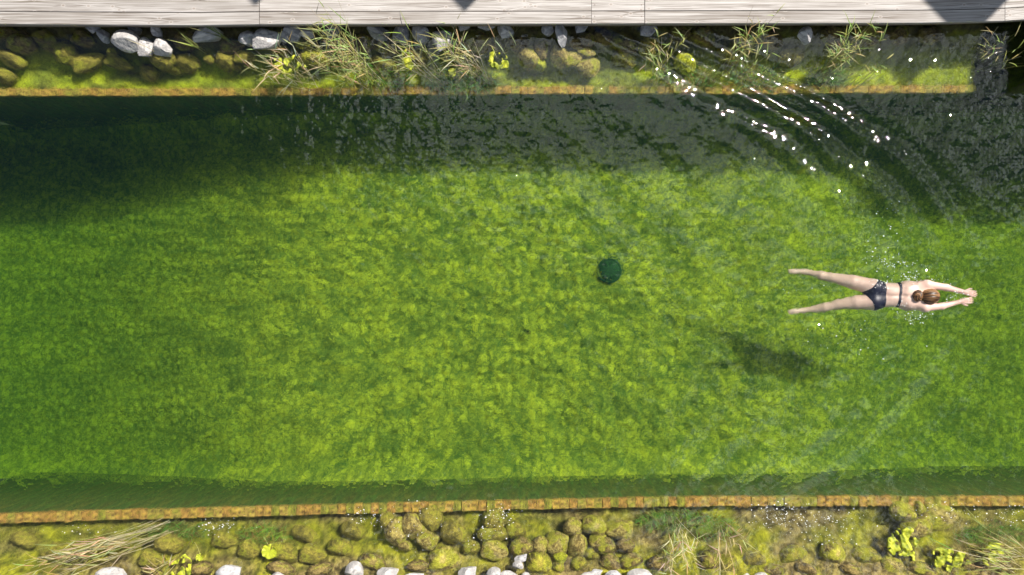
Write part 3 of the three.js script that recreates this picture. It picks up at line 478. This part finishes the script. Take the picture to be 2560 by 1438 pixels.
function reeds(o) {                                        // o: base [px, py], n stems, spread [sx, sz] m, len [a, b], lean [x, z], leaves, tone, stiff
  const t = thing('reed_clump', o.label, 'reeds'), out = { pos: [], col: [], idx: [] }, y0 = o.y ?? -0.28, [bx, bz] = at(o.base[0], o.base[1], 0);
  t.position.set(bx, 0, bz);
  for (let i = 0; i < o.n; i++) {
    const a = rnd() * 6.283, r = Math.sqrt(rnd()), x = Math.cos(a) * r * o.spread[0], z = Math.sin(a) * r * o.spread[1], L = rr(...o.len), lx = o.lean[0] + rr(-1, 1) * (o.wild ?? 0.25), lz = o.lean[1] + rr(-1, 1) * (o.wild ?? 0.25);
    const up = o.up ?? 1, q = 1 / Math.hypot(lx, up, lz), D = [lx * q, up * q, lz * q], sag = rr(0.02, 0.22) * L * (o.sag ?? 1);
    const P = (s) => new THREE.Vector3(x + D[0] * s * L + lx * sag * s * s * 0.6, y0 + D[1] * (s * (L + 0.28)) - sag * s * s, z + D[2] * s * L + lz * sag * s * s * 0.6);
    const pts = [0, 0.3, 0.6, 0.85, 1].map((s) => P(s).add(new THREE.Vector3(rr(-1, 1), 0, rr(-1, 1)).multiplyScalar(0.012 * L)));
    part('stem', tube(pts, rr(0.0028, 0.0042) * (o.thick ?? 1), 0.0012), stemMats[o.tone === 'fresh' ? (rnd() < 0.7 ? 3 : 1) : Math.floor(rnd() * 4)], t);
    const nl = Math.round(rr(...o.leaves));
    for (let k = 0; k < nl; k++) {
      const s = rr(0.32, 1), p = P(s), aa = rnd() * 6.283, w = o.spreadLeaf ?? 0.7, d = new THREE.Vector3(D[0] + Math.cos(aa) * w, D[1] * 0.7, D[2] + Math.sin(aa) * w), G = GREENS[o.tone], c = G[Math.floor(rnd() * G.length)].map((v) => v * rr(0.55, 1.05));
      blade(p, d, rr(...(o.leafLen ?? [0.12, 0.3])), rr(0.0048, 0.0105) * (o.leafWide ?? 1), rr(0.2, 1.3), c, out);
    }
  }
  const g = new THREE.BufferGeometry(); g.setAttribute('position', new THREE.Float32BufferAttribute(out.pos, 3)); g.setAttribute('color', new THREE.Float32BufferAttribute(out.col, 3)); g.setIndex(out.idx); g.computeVertexNormals();
  part('foliage', g, leafMat, t).userData.kind = 'stuff';
  return t;
}
[
  { label: 'largest clump of tall mixed green and straw reeds leaning against the deck', base: [905, 185], n: 40, spread: [0.24, 0.14], len: [0.45, 1.15], lean: [-0.35, -0.25], leaves: [3, 6], tone: 'mixed', wild: 0.3 },
  { label: 'clump of bent straw coloured reeds over the fluffy algae mat', base: [752, 190], n: 20, spread: [0.16, 0.12], len: [0.3, 0.62], lean: [-0.7, -0.5], leaves: [2, 4], tone: 'straw', wild: 0.6, up: 0.7 },
  { label: 'loose clump of slender reeds beside the angular pale stone', base: [1085, 178], n: 17, spread: [0.18, 0.08], len: [0.4, 0.75], lean: [-0.75, -0.45], leaves: [2, 5], tone: 'mixed', wild: 0.35, up: 0.8 },
  { label: 'slanting clump of green and straw reeds in front of the shaded brown stones', base: [1178, 180], n: 16, spread: [0.12, 0.08], len: [0.4, 0.75], lean: [-0.6, -0.5], leaves: [2, 5], tone: 'mixed', wild: 0.3, up: 0.8 },
  { label: 'bent grass blades folded over the smooth algae mat', base: [1212, 178], n: 12, spread: [0.08, 0.06], len: [0.3, 0.55], lean: [-0.6, -0.4], leaves: [1, 3], tone: 'straw', wild: 0.3, up: 0.8 },
  { label: 'small tuft of upright green grass blades with one reddish stalk', base: [504, 125], n: 3, spread: [0.02, 0.02], len: [0.2, 0.35], lean: [-0.35, -0.3], leaves: [2, 3], tone: 'fresh', wild: 0.15, leafLen: [0.2, 0.36], spreadLeaf: 0.25 },
  { label: 'tuft of long dark green blades rising from the shade of the deck', base: [598, 113], n: 3, spread: [0.02, 0.02], len: [0.25, 0.4], lean: [-0.8, -0.45], leaves: [2, 3], tone: 'fresh', wild: 0.15, leafLen: [0.24, 0.4], spreadLeaf: 0.22 },
  { label: 'sparse straw tuft growing between the pale dry stones', base: [406, 142], n: 4, spread: [0.02, 0.02], len: [0.15, 0.28], lean: [-0.7, -0.2], leaves: [1, 2], tone: 'straw', wild: 0.5, leafLen: [0.12, 0.25] },
  { label: 'forked dry grass stalks standing beside a small wet rock', base: [1250, 112], n: 7, spread: [0.05, 0.03], len: [0.3, 0.6], lean: [0.4, -0.3], leaves: [1, 2], tone: 'straw', wild: 0.8, up: 0.8 },
  { label: 'spiky green reeds beside the brown rock half under the deck', base: [1640, 165], n: 9, spread: [0.14, 0.09], len: [0.35, 0.7], lean: [0.05, -0.2], leaves: [3, 6], tone: 'mixed', wild: 0.3, leafLen: [0.08, 0.18], spreadLeaf: 1 },
  { label: 'tiny starry grass sprig standing alone in front of the deck', base: [1652, 198], n: 3, spread: [0.03, 0.02], len: [0.3, 0.42], lean: [0, -0.1], leaves: [3, 5], tone: 'mixed', wild: 0.2, leafLen: [0.06, 0.12], spreadLeaf: 1.1 },
  { label: 'scattered reeds with short spiky leaves, several stems wide', base: [1850, 150], n: 16, spread: [0.26, 0.14], len: [0.4, 0.85], lean: [0.05, -0.2], leaves: [3, 6], tone: 'mixed', wild: 0.25, leafLen: [0.07, 0.18], spreadLeaf: 1 },
  { label: 'bushy upright yellow-green reed clump reaching over the deck edge', base: [2090, 160], n: 20, spread: [0.09, 0.1], len: [0.4, 1.0], lean: [0.02, -0.25], leaves: [4, 7], tone: 'mixed', wild: 0.25, leafLen: [0.08, 0.2], spreadLeaf: 1 },
  { label: 'short reed sprigs standing in lime green water', base: [2148, 205], n: 6, spread: [0.1, 0.06], len: [0.3, 0.5], lean: [0.1, -0.1], leaves: [2, 4], tone: 'mixed', wild: 0.3, leafLen: [0.08, 0.18], spreadLeaf: 1 },
  { label: 'reeds growing at the corner of deck and landing over black water', base: [2492, 128], n: 11, spread: [0.1, 0.12], len: [0.35, 0.7], lean: [0.1, -0.05], leaves: [3, 5], tone: 'mixed', wild: 0.4, y: -0.5, leafLen: [0.1, 0.2], spreadLeaf: 0.9 },
  { label: 'long pale reeds lying flat over the bank water, tips trailing', base: [385, 1330], n: 32, spread: [0.22, 0.16], len: [0.6, 1.6], lean: [-1.6, 0.45], leaves: [2, 5], tone: 'straw', wild: 0.3, up: 0.35, sag: 0.5, leafLen: [0.15, 0.36], spreadLeaf: 0.45, leafWide: 1.3, y: -0.12 },
  { label: 'dry bleached reed stalks branching over dark green waterweed', base: [1700, 1325], n: 20, spread: [0.14, 0.12], len: [0.35, 0.75], lean: [-0.1, 0.6], leaves: [2, 5], tone: 'straw', wild: 0.55, up: 0.6, leafLen: [0.08, 0.22], spreadLeaf: 0.9, y: -0.2 },
  { label: 'thin bleached reed sprigs beside the dry branching stalks', base: [1812, 1325], n: 10, spread: [0.08, 0.1], len: [0.3, 0.6], lean: [0.1, 0.5], leaves: [2, 4], tone: 'straw', wild: 0.4, up: 0.7, leafLen: [0.08, 0.2], spreadLeaf: 0.9, y: -0.2 },
  { label: 'fine grass blades slanting over the algae mats by the bank', base: [2570, 1420], n: 26, spread: [0.18, 0.22], len: [0.4, 0.85], lean: [-1.1, -0.5], leaves: [1, 3], tone: 'mixed', wild: 0.4, up: 0.45, sag: 0.5, leafLen: [0.2, 0.4], spreadLeaf: 0.3, y: -0.1 },
  { label: 'small dry grass tuft on the bank beside the folded algae mat', base: [425, 1410], n: 6, spread: [0.05, 0.04], len: [0.15, 0.3], lean: [0.3, -0.3], leaves: [1, 3], tone: 'straw', wild: 0.6, leafLen: [0.1, 0.2], y: -0.05 },
].forEach(reeds);

// ---- waterweed growing under water
const weedMat = M([1, 1, 1], 0.9, { vertexColors: true, side: THREE.DoubleSide });
function weed(px, py, rx, rz, n, tone, label, y = -0.32) {
  const out = { pos: [], col: [], idx: [] }, [x, z] = at(px, py, -0.2);
  const flow = rr(-0.6, 0.6);
  for (let i = 0; i < n * 1.6; i++) { const a = rnd() * 6.283, r = Math.sqrt(rnd()), bx = Math.cos(a) * r * rx * 0.9, bz = Math.sin(a) * r * rz * 0.7, c = rnd() * 6.283, d = new THREE.Vector3(Math.cos(c) * 0.7 + flow, rr(0.2, 0.9), Math.sin(c) * 0.5); blade(new THREE.Vector3(bx, y + rr(0, 0.08), bz), d, rr(0.06, 0.17), rr(0.004, 0.011), rr(0.8, 2), tone.map((v) => v * rr(0.4, 1.4)), out); }
  const p = out.pos; for (let i = 1; i < p.length; i += 3) p[i] = Math.min(p[i], -0.02);
  const g = new THREE.BufferGeometry(); g.setAttribute('position', new THREE.Float32BufferAttribute(p, 3)); g.setAttribute('color', new THREE.Float32BufferAttribute(out.col, 3)); g.setIndex(out.idx); g.computeVertexNormals();
  one('waterweed', g, weedMat, label, 'waterweed').position.set(x, 0, z);
}
weed(1690, 1300, 0.5, 0.16, 420, [0.16, 0.26, 0.02], 'dark green waterweed under the bleached stalks, beside the brick wall', -0.26);
weed(1790, 1320, 0.3, 0.18, 220, [0.24, 0.34, 0.02], 'green waterweed under the thin bleached sprigs on the bank shelf', -0.26);
weed(960, 190, 0.35, 0.2, 260, [0.20, 0.30, 0.02], 'green waterweed at the foot of the largest reed clump');
weed(1150, 200, 0.5, 0.18, 360, [0.10, 0.18, 0.03], 'dark waterweed under the slanting reeds before the deck');
weed(1720, 190, 0.45, 0.2, 260, [0.20, 0.28, 0.03], 'mossy waterweed between spiky reeds and the back brick wall');
weed(1900, 195, 0.4, 0.2, 300, [0.12, 0.20, 0.03], 'dark waterweed at the foot of the scattered short-leaved reeds');
weed(2070, 190, 0.3, 0.16, 200, [0.10, 0.18, 0.03], 'dark waterweed at the foot of the bushy upright reeds');
weed(2480, 1340, 0.5, 0.2, 320, [0.16, 0.26, 0.02], 'deep green waterweed behind the floating algae mats on the bank', -0.27);
weed(440, 1330, 0.4, 0.16, 220, [0.16, 0.26, 0.02], 'green waterweed below the long lying reeds', -0.26);
weed(660, 1335, 0.3, 0.14, 160, [0.24, 0.32, 0.02], 'light green waterweed beside the round floating leaf', -0.26);

// ---- a round leaf, the floor drain, a sunken leaf
function pad(px, py, r, label) {
  const [x, z] = at(px, py, 0.01), t = thing('floating_leaf', label, 'leaf'), n = 40, pos = [0, 0.006, 0], idx = [], col = [0.36, 0.42, 0.02];
  for (let k = 1; k <= 4; k++) for (let i = 0; i <= n; i++) { const a = 0.22 + (i / n) * (6.283 - 0.44), q = r * k / 4 * (1 + 0.07 * n2(a * 2, 3, 500)); pos.push(Math.cos(a) * q, 0.006 + 0.02 * (k / 4) ** 3 * (0.5 + n2(a * 3, k, 503)), Math.sin(a) * q * 1.05); const c = 0.9 + 0.25 * n2(a * 9, k * 2, 505); col.push(0.50 * c, 0.56 * c, 0.03); }
  for (let i = 0; i < n; i++) { idx.push(0, 2 + i, 1 + i); for (let k = 0; k < 3; k++) { const a = 1 + k * (n + 1) + i, b = a + n + 1; idx.push(a, a + 1, b, a + 1, b + 1, b); } }
  const g = new THREE.BufferGeometry(); g.setAttribute('position', new THREE.Float32BufferAttribute(pos, 3)); g.setAttribute('color', new THREE.Float32BufferAttribute(col, 3)); g.setIndex(idx); g.computeVertexNormals();
  part('leaf_blade', g, leafMat, t); part('stalk', tube([[0, 0.002, 0], [0.05, -0.03, -0.06], [0.08, -0.1, -0.16]].map((p) => new THREE.Vector3(...p)), 0.005, 0.004), stemMats[1], t);
  t.position.set(x, 0.008, z); t.rotation.y = 1.1; return t;
}
pad(674, 1379, 0.085, 'round yellow-green leaf floating over olive stones, large and notched');
pad(500, 1393, 0.042, 'small round yellow-green leaf floating beside the folded algae mat');
{
  const [x, z] = at(1523, 677, -1.4), t = thing('floor_drain', 'dark green overgrown round drain cover on the basin floor', 'drain'); t.position.set(x, floorY(x) + 0.02, z);
  const dark = M([0.03, 0.10, 0.05], 0.9), prof = [[0, 0.09], [0.07, 0.088], [0.12, 0.07], [0.145, 0.03], [0.15, -0.05]].map((p) => new THREE.Vector2(...p)), dome = new THREE.LatheGeometry(prof, 44), p = dome.attributes.position;
  for (let i = 0; i < p.count; i++) { const k = 1 + 0.09 * fbm3(p.getX(i) * 22, p.getY(i) * 22, p.getZ(i) * 22, 3); p.setXYZ(i, p.getX(i) * k, p.getY(i) * k, p.getZ(i) * k); }
  dome.computeVertexNormals(); part('dome', dome, dark, t);
  for (let k = 0; k < 10; k++) { const g = new THREE.BoxGeometry(0.085, 0.012, 0.012); g.translate(0.095, 0.085, 0); g.rotateY(k * Math.PI / 5); part(numbered('rib'), g, M([0.05, 0.17, 0.05], 0.9), t); }
  const r = new THREE.TorusGeometry(0.155, 0.018, 8, 40); r.rotateX(Math.PI / 2); r.translate(0, 0.03, 0); part('rim', r, dark, t);
  const [lx, lz] = at(1322, 833, -1.1), s = new THREE.Shape([[-0.04, -0.01], [-0.01, -0.035], [0.035, -0.03], [0.03, 0.01], [0.0, 0.04], [-0.03, 0.02]].map((q) => new THREE.Vector2(...q))), lg = new THREE.ExtrudeGeometry(s, { depth: 0.004, bevelEnabled: false }); lg.rotateX(-Math.PI / 2 + 0.2);
  one('sunken_leaf', lg, M([0.02, 0.03, 0.015], 0.9), 'small dark sunken leaf lying on the basin floor', 'leaf').position.set(lx, floorY(lx) + 0.12, lz);
}

// ---- air bubbles on the water, plus white specks added as glints round the swimmer
{
  const g = new THREE.SphereGeometry(1, 8, 6), list = [], c = [[1955, 1290, 60, 34, 230], [2080, 1300, 60, 30, 130], [1250, 1285, 36, 26, 110], [1215, 1330, 40, 34, 50], [905, 1290, 34, 16, 70], [940, 1300, 50, 30, 50], [560, 1315, 50, 18, 90], [220, 1322, 60, 14, 40], [2370, 1268, 60, 14, 60], [2530, 1290, 40, 24, 80], [2390, 1290, 130, 14, 60], [2060, 1340, 60, 26, 40], [1045, 1320, 60, 60, 50], [2240, 660, 60, 16, 60], [2270, 695, 22, 12, 60], [2290, 795, 40, 14, 60], [2190, 620, 50, 40, 40], [2130, 840, 110, 50, 46], [2390, 740, 26, 14, 50], [2010, 730, 60, 30, 16], [2200, 705, 26, 14, 50], [2250, 770, 50, 20, 46], [2230, 545, 40, 40, 24], [2330, 700, 50, 10, 24]];
  for (const [px, py, sx, sy, n] of c) for (let i = 0; i < n; i++) { const u = Math.sqrt(-2 * Math.log(rnd() + 1e-6)) * 0.6, a = rnd() * 6.283, [x, z] = at(px + Math.cos(a) * u * sx, py + Math.sin(a) * u * sy, 0); if (rnd() < (py > 1200 ? 0.6 : 0.85)) list.push([x, wave(x, z) + 0.006, z, mix(0.002, 0.0068, rnd() ** 2.5)]); }
  const m = new THREE.InstancedMesh(g, M([0.9, 0.92, 0.9], 0.15), list.length), k = new THREE.Matrix4();
  list.forEach(([x, y, z, r], i) => m.setMatrixAt(i, k.makeScale(r * rr(0.8, 1.8), r * 0.7, r * rr(0.8, 1.4)).setPosition(x, y, z)));
  m.name = 'bubbles_and_glints'; m.userData = { kind: 'stuff', label: 'white air bubbles on the water, with specks added as glints round the swimmer', category: 'bubbles' }; scene.add(m);
}

// ---------------------------------------------------------------- the swimmer
{
  const V = (px, py, y) => { const [x, z] = at(px, py, y); return [x, y, z]; };
  const cone = (p, a, b, ra, rb) => {                       // distance to a tapered capsule
    const ba = [b[0] - a[0], b[1] - a[1], b[2] - a[2]], pa = [p[0] - a[0], p[1] - a[1], p[2] - a[2]], l = ba[0] ** 2 + ba[1] ** 2 + ba[2] ** 2, t = clamp((pa[0] * ba[0] + pa[1] * ba[1] + pa[2] * ba[2]) / l, 0, 1);
    return Math.hypot(pa[0] - ba[0] * t, pa[1] - ba[1] * t, pa[2] - ba[2] * t) - mix(ra, rb, t);
  };
  const smin = (a, b, k) => { const h = Math.max(k - Math.abs(a - b), 0) / k; return Math.min(a, b) - h * h * k * 0.25; };
  const bone = (a, b, ra, rb) => [a, b, ra, rb];
  const torso = [
    bone(V(2184, 720, -0.105), V(2226, 729, -0.10), 0.100, 0.082), bone(V(2184, 753, -0.105), V(2226, 747, -0.10), 0.100, 0.082),
    bone(V(2226, 729, -0.10), V(2268, 724, -0.095), 0.080, 0.092), bone(V(2226, 747, -0.10), V(2268, 754, -0.095), 0.080, 0.092),
    bone(V(2268, 724, -0.095), V(2300, 720, -0.055), 0.090, 0.068), bone(V(2268, 754, -0.095), V(2300, 761, -0.06), 0.090, 0.068),
    bone(V(2270, 739, -0.09), V(2304, 740, -0.05), 0.092, 0.075),
    bone(V(2300, 740, -0.045), V(2322, 741, -0.01), 0.056, 0.052),
  ];
  const limbs = [
    // arms
    bone(V(2303, 716, -0.045), V(2318, 712, -0.012), 0.066, 0.058), bone(V(2316, 712, -0.012), V(2366, 719, -0.02), 0.052, 0.040), bone(V(2366, 719, -0.02), V(2412, 731, -0.03), 0.040, 0.026),
    bone(V(2303, 762, -0.05), V(2312, 769, -0.022), 0.066, 0.056), bone(V(2312, 769, -0.022), V(2354, 766, -0.026), 0.050, 0.040), bone(V(2354, 766, -0.026), V(2402, 754, -0.032), 0.040, 0.026),
    // legs
    bone(V(2182, 718, -0.10), V(2130, 705, -0.14), 0.098, 0.080), bone(V(2130, 705, -0.14), V(2080, 695, -0.20), 0.079, 0.058), bone(V(2080, 695, -0.20), V(2052, 689, -0.235), 0.055, 0.053), bone(V(2052, 689, -0.235), V(2012, 679.5, -0.30), 0.051, 0.031),
    bone(V(2182, 754, -0.10), V(2140, 756, -0.14), 0.098, 0.081), bone(V(2140, 756, -0.14), V(2093, 761, -0.20), 0.079, 0.058), bone(V(2093, 761, -0.20), V(2060, 768, -0.235), 0.055, 0.051), bone(V(2060, 768, -0.235), V(2012, 776, -0.305), 0.050, 0.031),
    // feet, toes pointed
    bone(V(2013, 679.5, -0.305), V(2006, 680, -0.325), 0.031, 0.028), bone(V(2008, 679.5, -0.295), V(1982, 679.5, -0.30), 0.030, 0.025), bone(V(1984, 677, -0.30), V(1971, 676, -0.30), 0.020, 0.012), bone(V(1984, 682, -0.30), V(1973, 682, -0.30), 0.020, 0.012),
    bone(V(2013, 776, -0.305), V(2006, 777, -0.33), 0.031, 0.028), bone(V(2008, 776, -0.30), V(1982, 778, -0.305), 0.030, 0.025), bone(V(1984, 776, -0.305), V(1970, 777, -0.305), 0.020, 0.012), bone(V(1984, 781, -0.305), V(1972, 782, -0.305), 0.020, 0.012),
  ];
  const headC = V(2323, 741, 0.0);
  const ellipsoid = (p, c, r) => { const k0 = Math.hypot((p[0] - c[0]) / r[0], (p[1] - c[1]) / r[1], (p[2] - c[2]) / r[2]), k1 = Math.hypot((p[0] - c[0]) / r[0] ** 2, (p[1] - c[1]) / r[1] ** 2, (p[2] - c[2]) / r[2] ** 2); return k0 * (k0 - 1) / Math.max(k1, 1e-6); };
  const headD = (p) => {
    let d = ellipsoid(p, headC, [0.108, 0.090, 0.086]);
    d = smin(d, ellipsoid(p, [headC[0] + 0.02, headC[1] - 0.07, headC[2]], [0.075, 0.065, 0.062]), 0.05);            // face, turned down into the water
    d = smin(d, ellipsoid(p, [headC[0] + 0.01, headC[1] - 0.135, headC[2]], [0.018, 0.022, 0.014]), 0.02);           // nose
    for (const s of [-1, 1]) { d = smin(d, ellipsoid(p, [headC[0] - 0.01, headC[1] - 0.03, headC[2] + s * 0.082], [0.026, 0.018, 0.012]), 0.012); d = Math.max(d, -ellipsoid(p, [headC[0] + 0.045, headC[1] - 0.125, headC[2] + s * 0.032], [0.014, 0.014, 0.016])); }
    return d;
  };
  const bodyD = (x, y, z) => {
    const p = [x, y, z]; let d = 9;
    for (const b of torso) d = smin(d, cone(p, ...b), 0.07);
    let e = 9; for (const b of limbs) e = smin(e, cone(p, ...b), 0.022);
    d = smin(d, e, 0.035);
    d = smin(d, cone(p, V(2170, 736, -0.02), V(2215, 738, -0.015), 0.001, 0.001) + 0.03, 0.02);
    d += 0.010 * Math.exp(-(((z - V(2250, 740, 0)[2]) / 0.018) ** 2)) * sstep(V(2205, 0, 0)[0], V(2225, 0, 0)[0], x) * sstep(V(2300, 0, 0)[0], V(2275, 0, 0)[0], x);   // hollow of the spine
    return smin(d, headD(p), 0.02);
  };
  // hands: palm and five fingers
  function hand(w, tip, side) {
    const d = [tip[0] - w[0], tip[1] - w[1], tip[2] - w[2]], L = Math.hypot(...d), f = d.map((v) => v / L), s = [-f[2] * side, 0, f[0] * side], P = (a, b, c = 0) => [w[0] + f[0] * a + s[0] * b, w[1] + f[1] * a + c, w[2] + f[2] * a + s[2] * b];
    const bones = [[P(-0.02, 0), P(0.02, 0), 0.024, 0.022]];
    [-0.027, -0.010, 0.008, 0.026].forEach((o, i) => { const l = [0.066, 0.076, 0.080, 0.070][3 - i]; bones.push([P(0.01, o * 0.55), P(0.085, o), 0.015, 0.0115], [P(0.085, o), P(0.085 + l * 0.55, o * 1.15, -0.004), 0.0098, 0.0088], [P(0.085 + l * 0.55, o * 1.15, -0.004), P(0.085 + l, o * 1.2, -0.013), 0.0088, 0.0070]); });
    bones.push([P(0.015, 0.02), P(0.055, 0.047, -0.006), 0.014, 0.011], [P(0.055, 0.047, -0.006), P(0.09, 0.056, -0.012), 0.0105, 0.0085]);
    const c = P(0.08, 0), g = nets([c[0] - 0.12, c[1] - 0.05, c[2] - 0.09], [c[0] + 0.12, c[1] + 0.05, c[2] + 0.09], 0.0034, (x, y, z) => { let q = 9; const p = [x, y, z]; for (const b of bones) q = smin(q, cone(p, ...b), 0.006); return q; });
    return g;
  }
  const body = nets([V(1955, 0, -0.3)[0], -0.38, V(0, 655, -0.1)[2]], [V(2425, 0, -0.1)[0], 0.13, V(0, 815, -0.1)[2]], 0.0105, bodyD);
  const hands = [hand(V(2411, 731, -0.03), V(2451, 737, -0.045), -1), hand(V(2401, 754, -0.032), V(2447, 749, -0.05), 1)];
  const skin = M([0.76, 0.55, 0.44], 0.42, { vertexColors: true });
  const person = thing('person', 'swimmer in a dark navy bikini with arms stretched forward', 'person');
  const tone = (x, y, z) => { const t = 1 + 0.10 * fbm3(x * 9, y * 9, z * 9, 3), r = sstep(V(2290, 0, 0)[0], V(2330, 0, 0)[0], x) * 0.12; return [t * (1 + r * 0.4), t * (1 - r * 0.3), t * (1 - r * 0.1)]; };
  part('body', paint(mergeGeometries([body, ...hands]), tone), skin, person);
  const polyD = (pts, x, z) => { let d = 1e9, s = 1; for (let i = 0, j = pts.length - 1; i < pts.length; j = i++) { const [ax, az] = pts[i], [bx, bz] = pts[j], ex = bx - ax, ez = bz - az, wx = x - ax, wz = z - az, t = clamp((wx * ex + wz * ez) / (ex * ex + ez * ez), 0, 1); d = Math.min(d, (wx - ex * t) ** 2 + (wz - ez * t) ** 2); if ((az > z) !== (bz > z) && x < (bx - ax) * (z - az) / (bz - az) + ax) s = -s; } return s * Math.sqrt(d); };
  const navy = M([0.010, 0.013, 0.030], 0.45);
  const cloth = (name, pts, th) => { const q = pts.map(([a, b]) => at(a, b, -0.03)), xs = q.map((v) => v[0]), zs = q.map((v) => v[1]); part(name, nets([Math.min(...xs) - 0.03, -0.24, Math.min(...zs) - 0.03], [Math.max(...xs) + 0.03, 0.06, Math.max(...zs) + 0.03], 0.0062, (x, y, z) => Math.max(bodyD(x, y, z) - th, polyD(q, x, z), -bodyD(x, y, z) - 0.012)), navy, person); };
  cloth('bikini_bottom', [[2163, 730], [2178, 720], [2202, 694], [2216, 696], [2214, 738], [2214, 778], [2190, 778], [2178, 752]], 0.006);
  cloth('bikini_top', [[2250, 700], [2257, 701], [2252, 738], [2249, 768], [2242, 768], [2245, 738]], 0.007);
  // hair: cap over the back of the head, gathered into a bun
  const bunC = V(2295, 740, 0.03);
  const strands = (x, y, z) => { const a = Math.atan2(z - headC[2], y + 0.05), t = clamp(0.5 + 0.9 * n2(a * 13, x * 6, 600) + 0.5 * n2(a * 37, x * 9, 603), 0, 1); return lerp3([0.045, 0.02, 0.008], [0.34, 0.18, 0.075], t * t); };
  const cap = nets([headC[0] - 0.13, -0.09, headC[2] - 0.11], [headC[0] + 0.13, 0.12, headC[2] + 0.11], 0.005, (x, y, z) => { const a = Math.atan2(z - headC[2], y + 0.05); return Math.max(headD([x, y, z]) - 0.011 - 0.003 * n2(a * 16, x * 5, 606), -(y + 0.055 - 0.5 * Math.max(0, x - headC[0] - 0.03)), x - headC[0] - 0.098); });
  part('hair', paint(cap, strands), M([1, 1, 1], 0.4, { vertexColors: true }), person);
  const bun = nets([bunC[0] - 0.09, bunC[1] - 0.08, bunC[2] - 0.1], [bunC[0] + 0.09, bunC[1] + 0.07, bunC[2] + 0.1], 0.005, (x, y, z) => ellipsoid([x, y, z], bunC, [0.056, 0.05, 0.066]) + 0.006 * n2(Math.atan2(z - bunC[2], x - bunC[0]) * 2.5 + 12 * Math.hypot(x - bunC[0], z - bunC[2]) * 6, y * 20, 609) + 0.004 * n3(x * 60, y * 60, z * 60));
  part('hair_bun', paint(bun, (x, y, z) => { const q = Math.atan2(z - bunC[2], x - bunC[0]) * 2 + Math.hypot(x - bunC[0], z - bunC[2]) * 90, t = clamp(0.5 + 0.8 * n2(q * 1.6, y * 30, 612), 0, 1); return lerp3([0.04, 0.018, 0.007], [0.30, 0.155, 0.065], t * t); }), M([1, 1, 1], 0.45, { vertexColors: true }), person);
}
renderer.render(scene, camera);
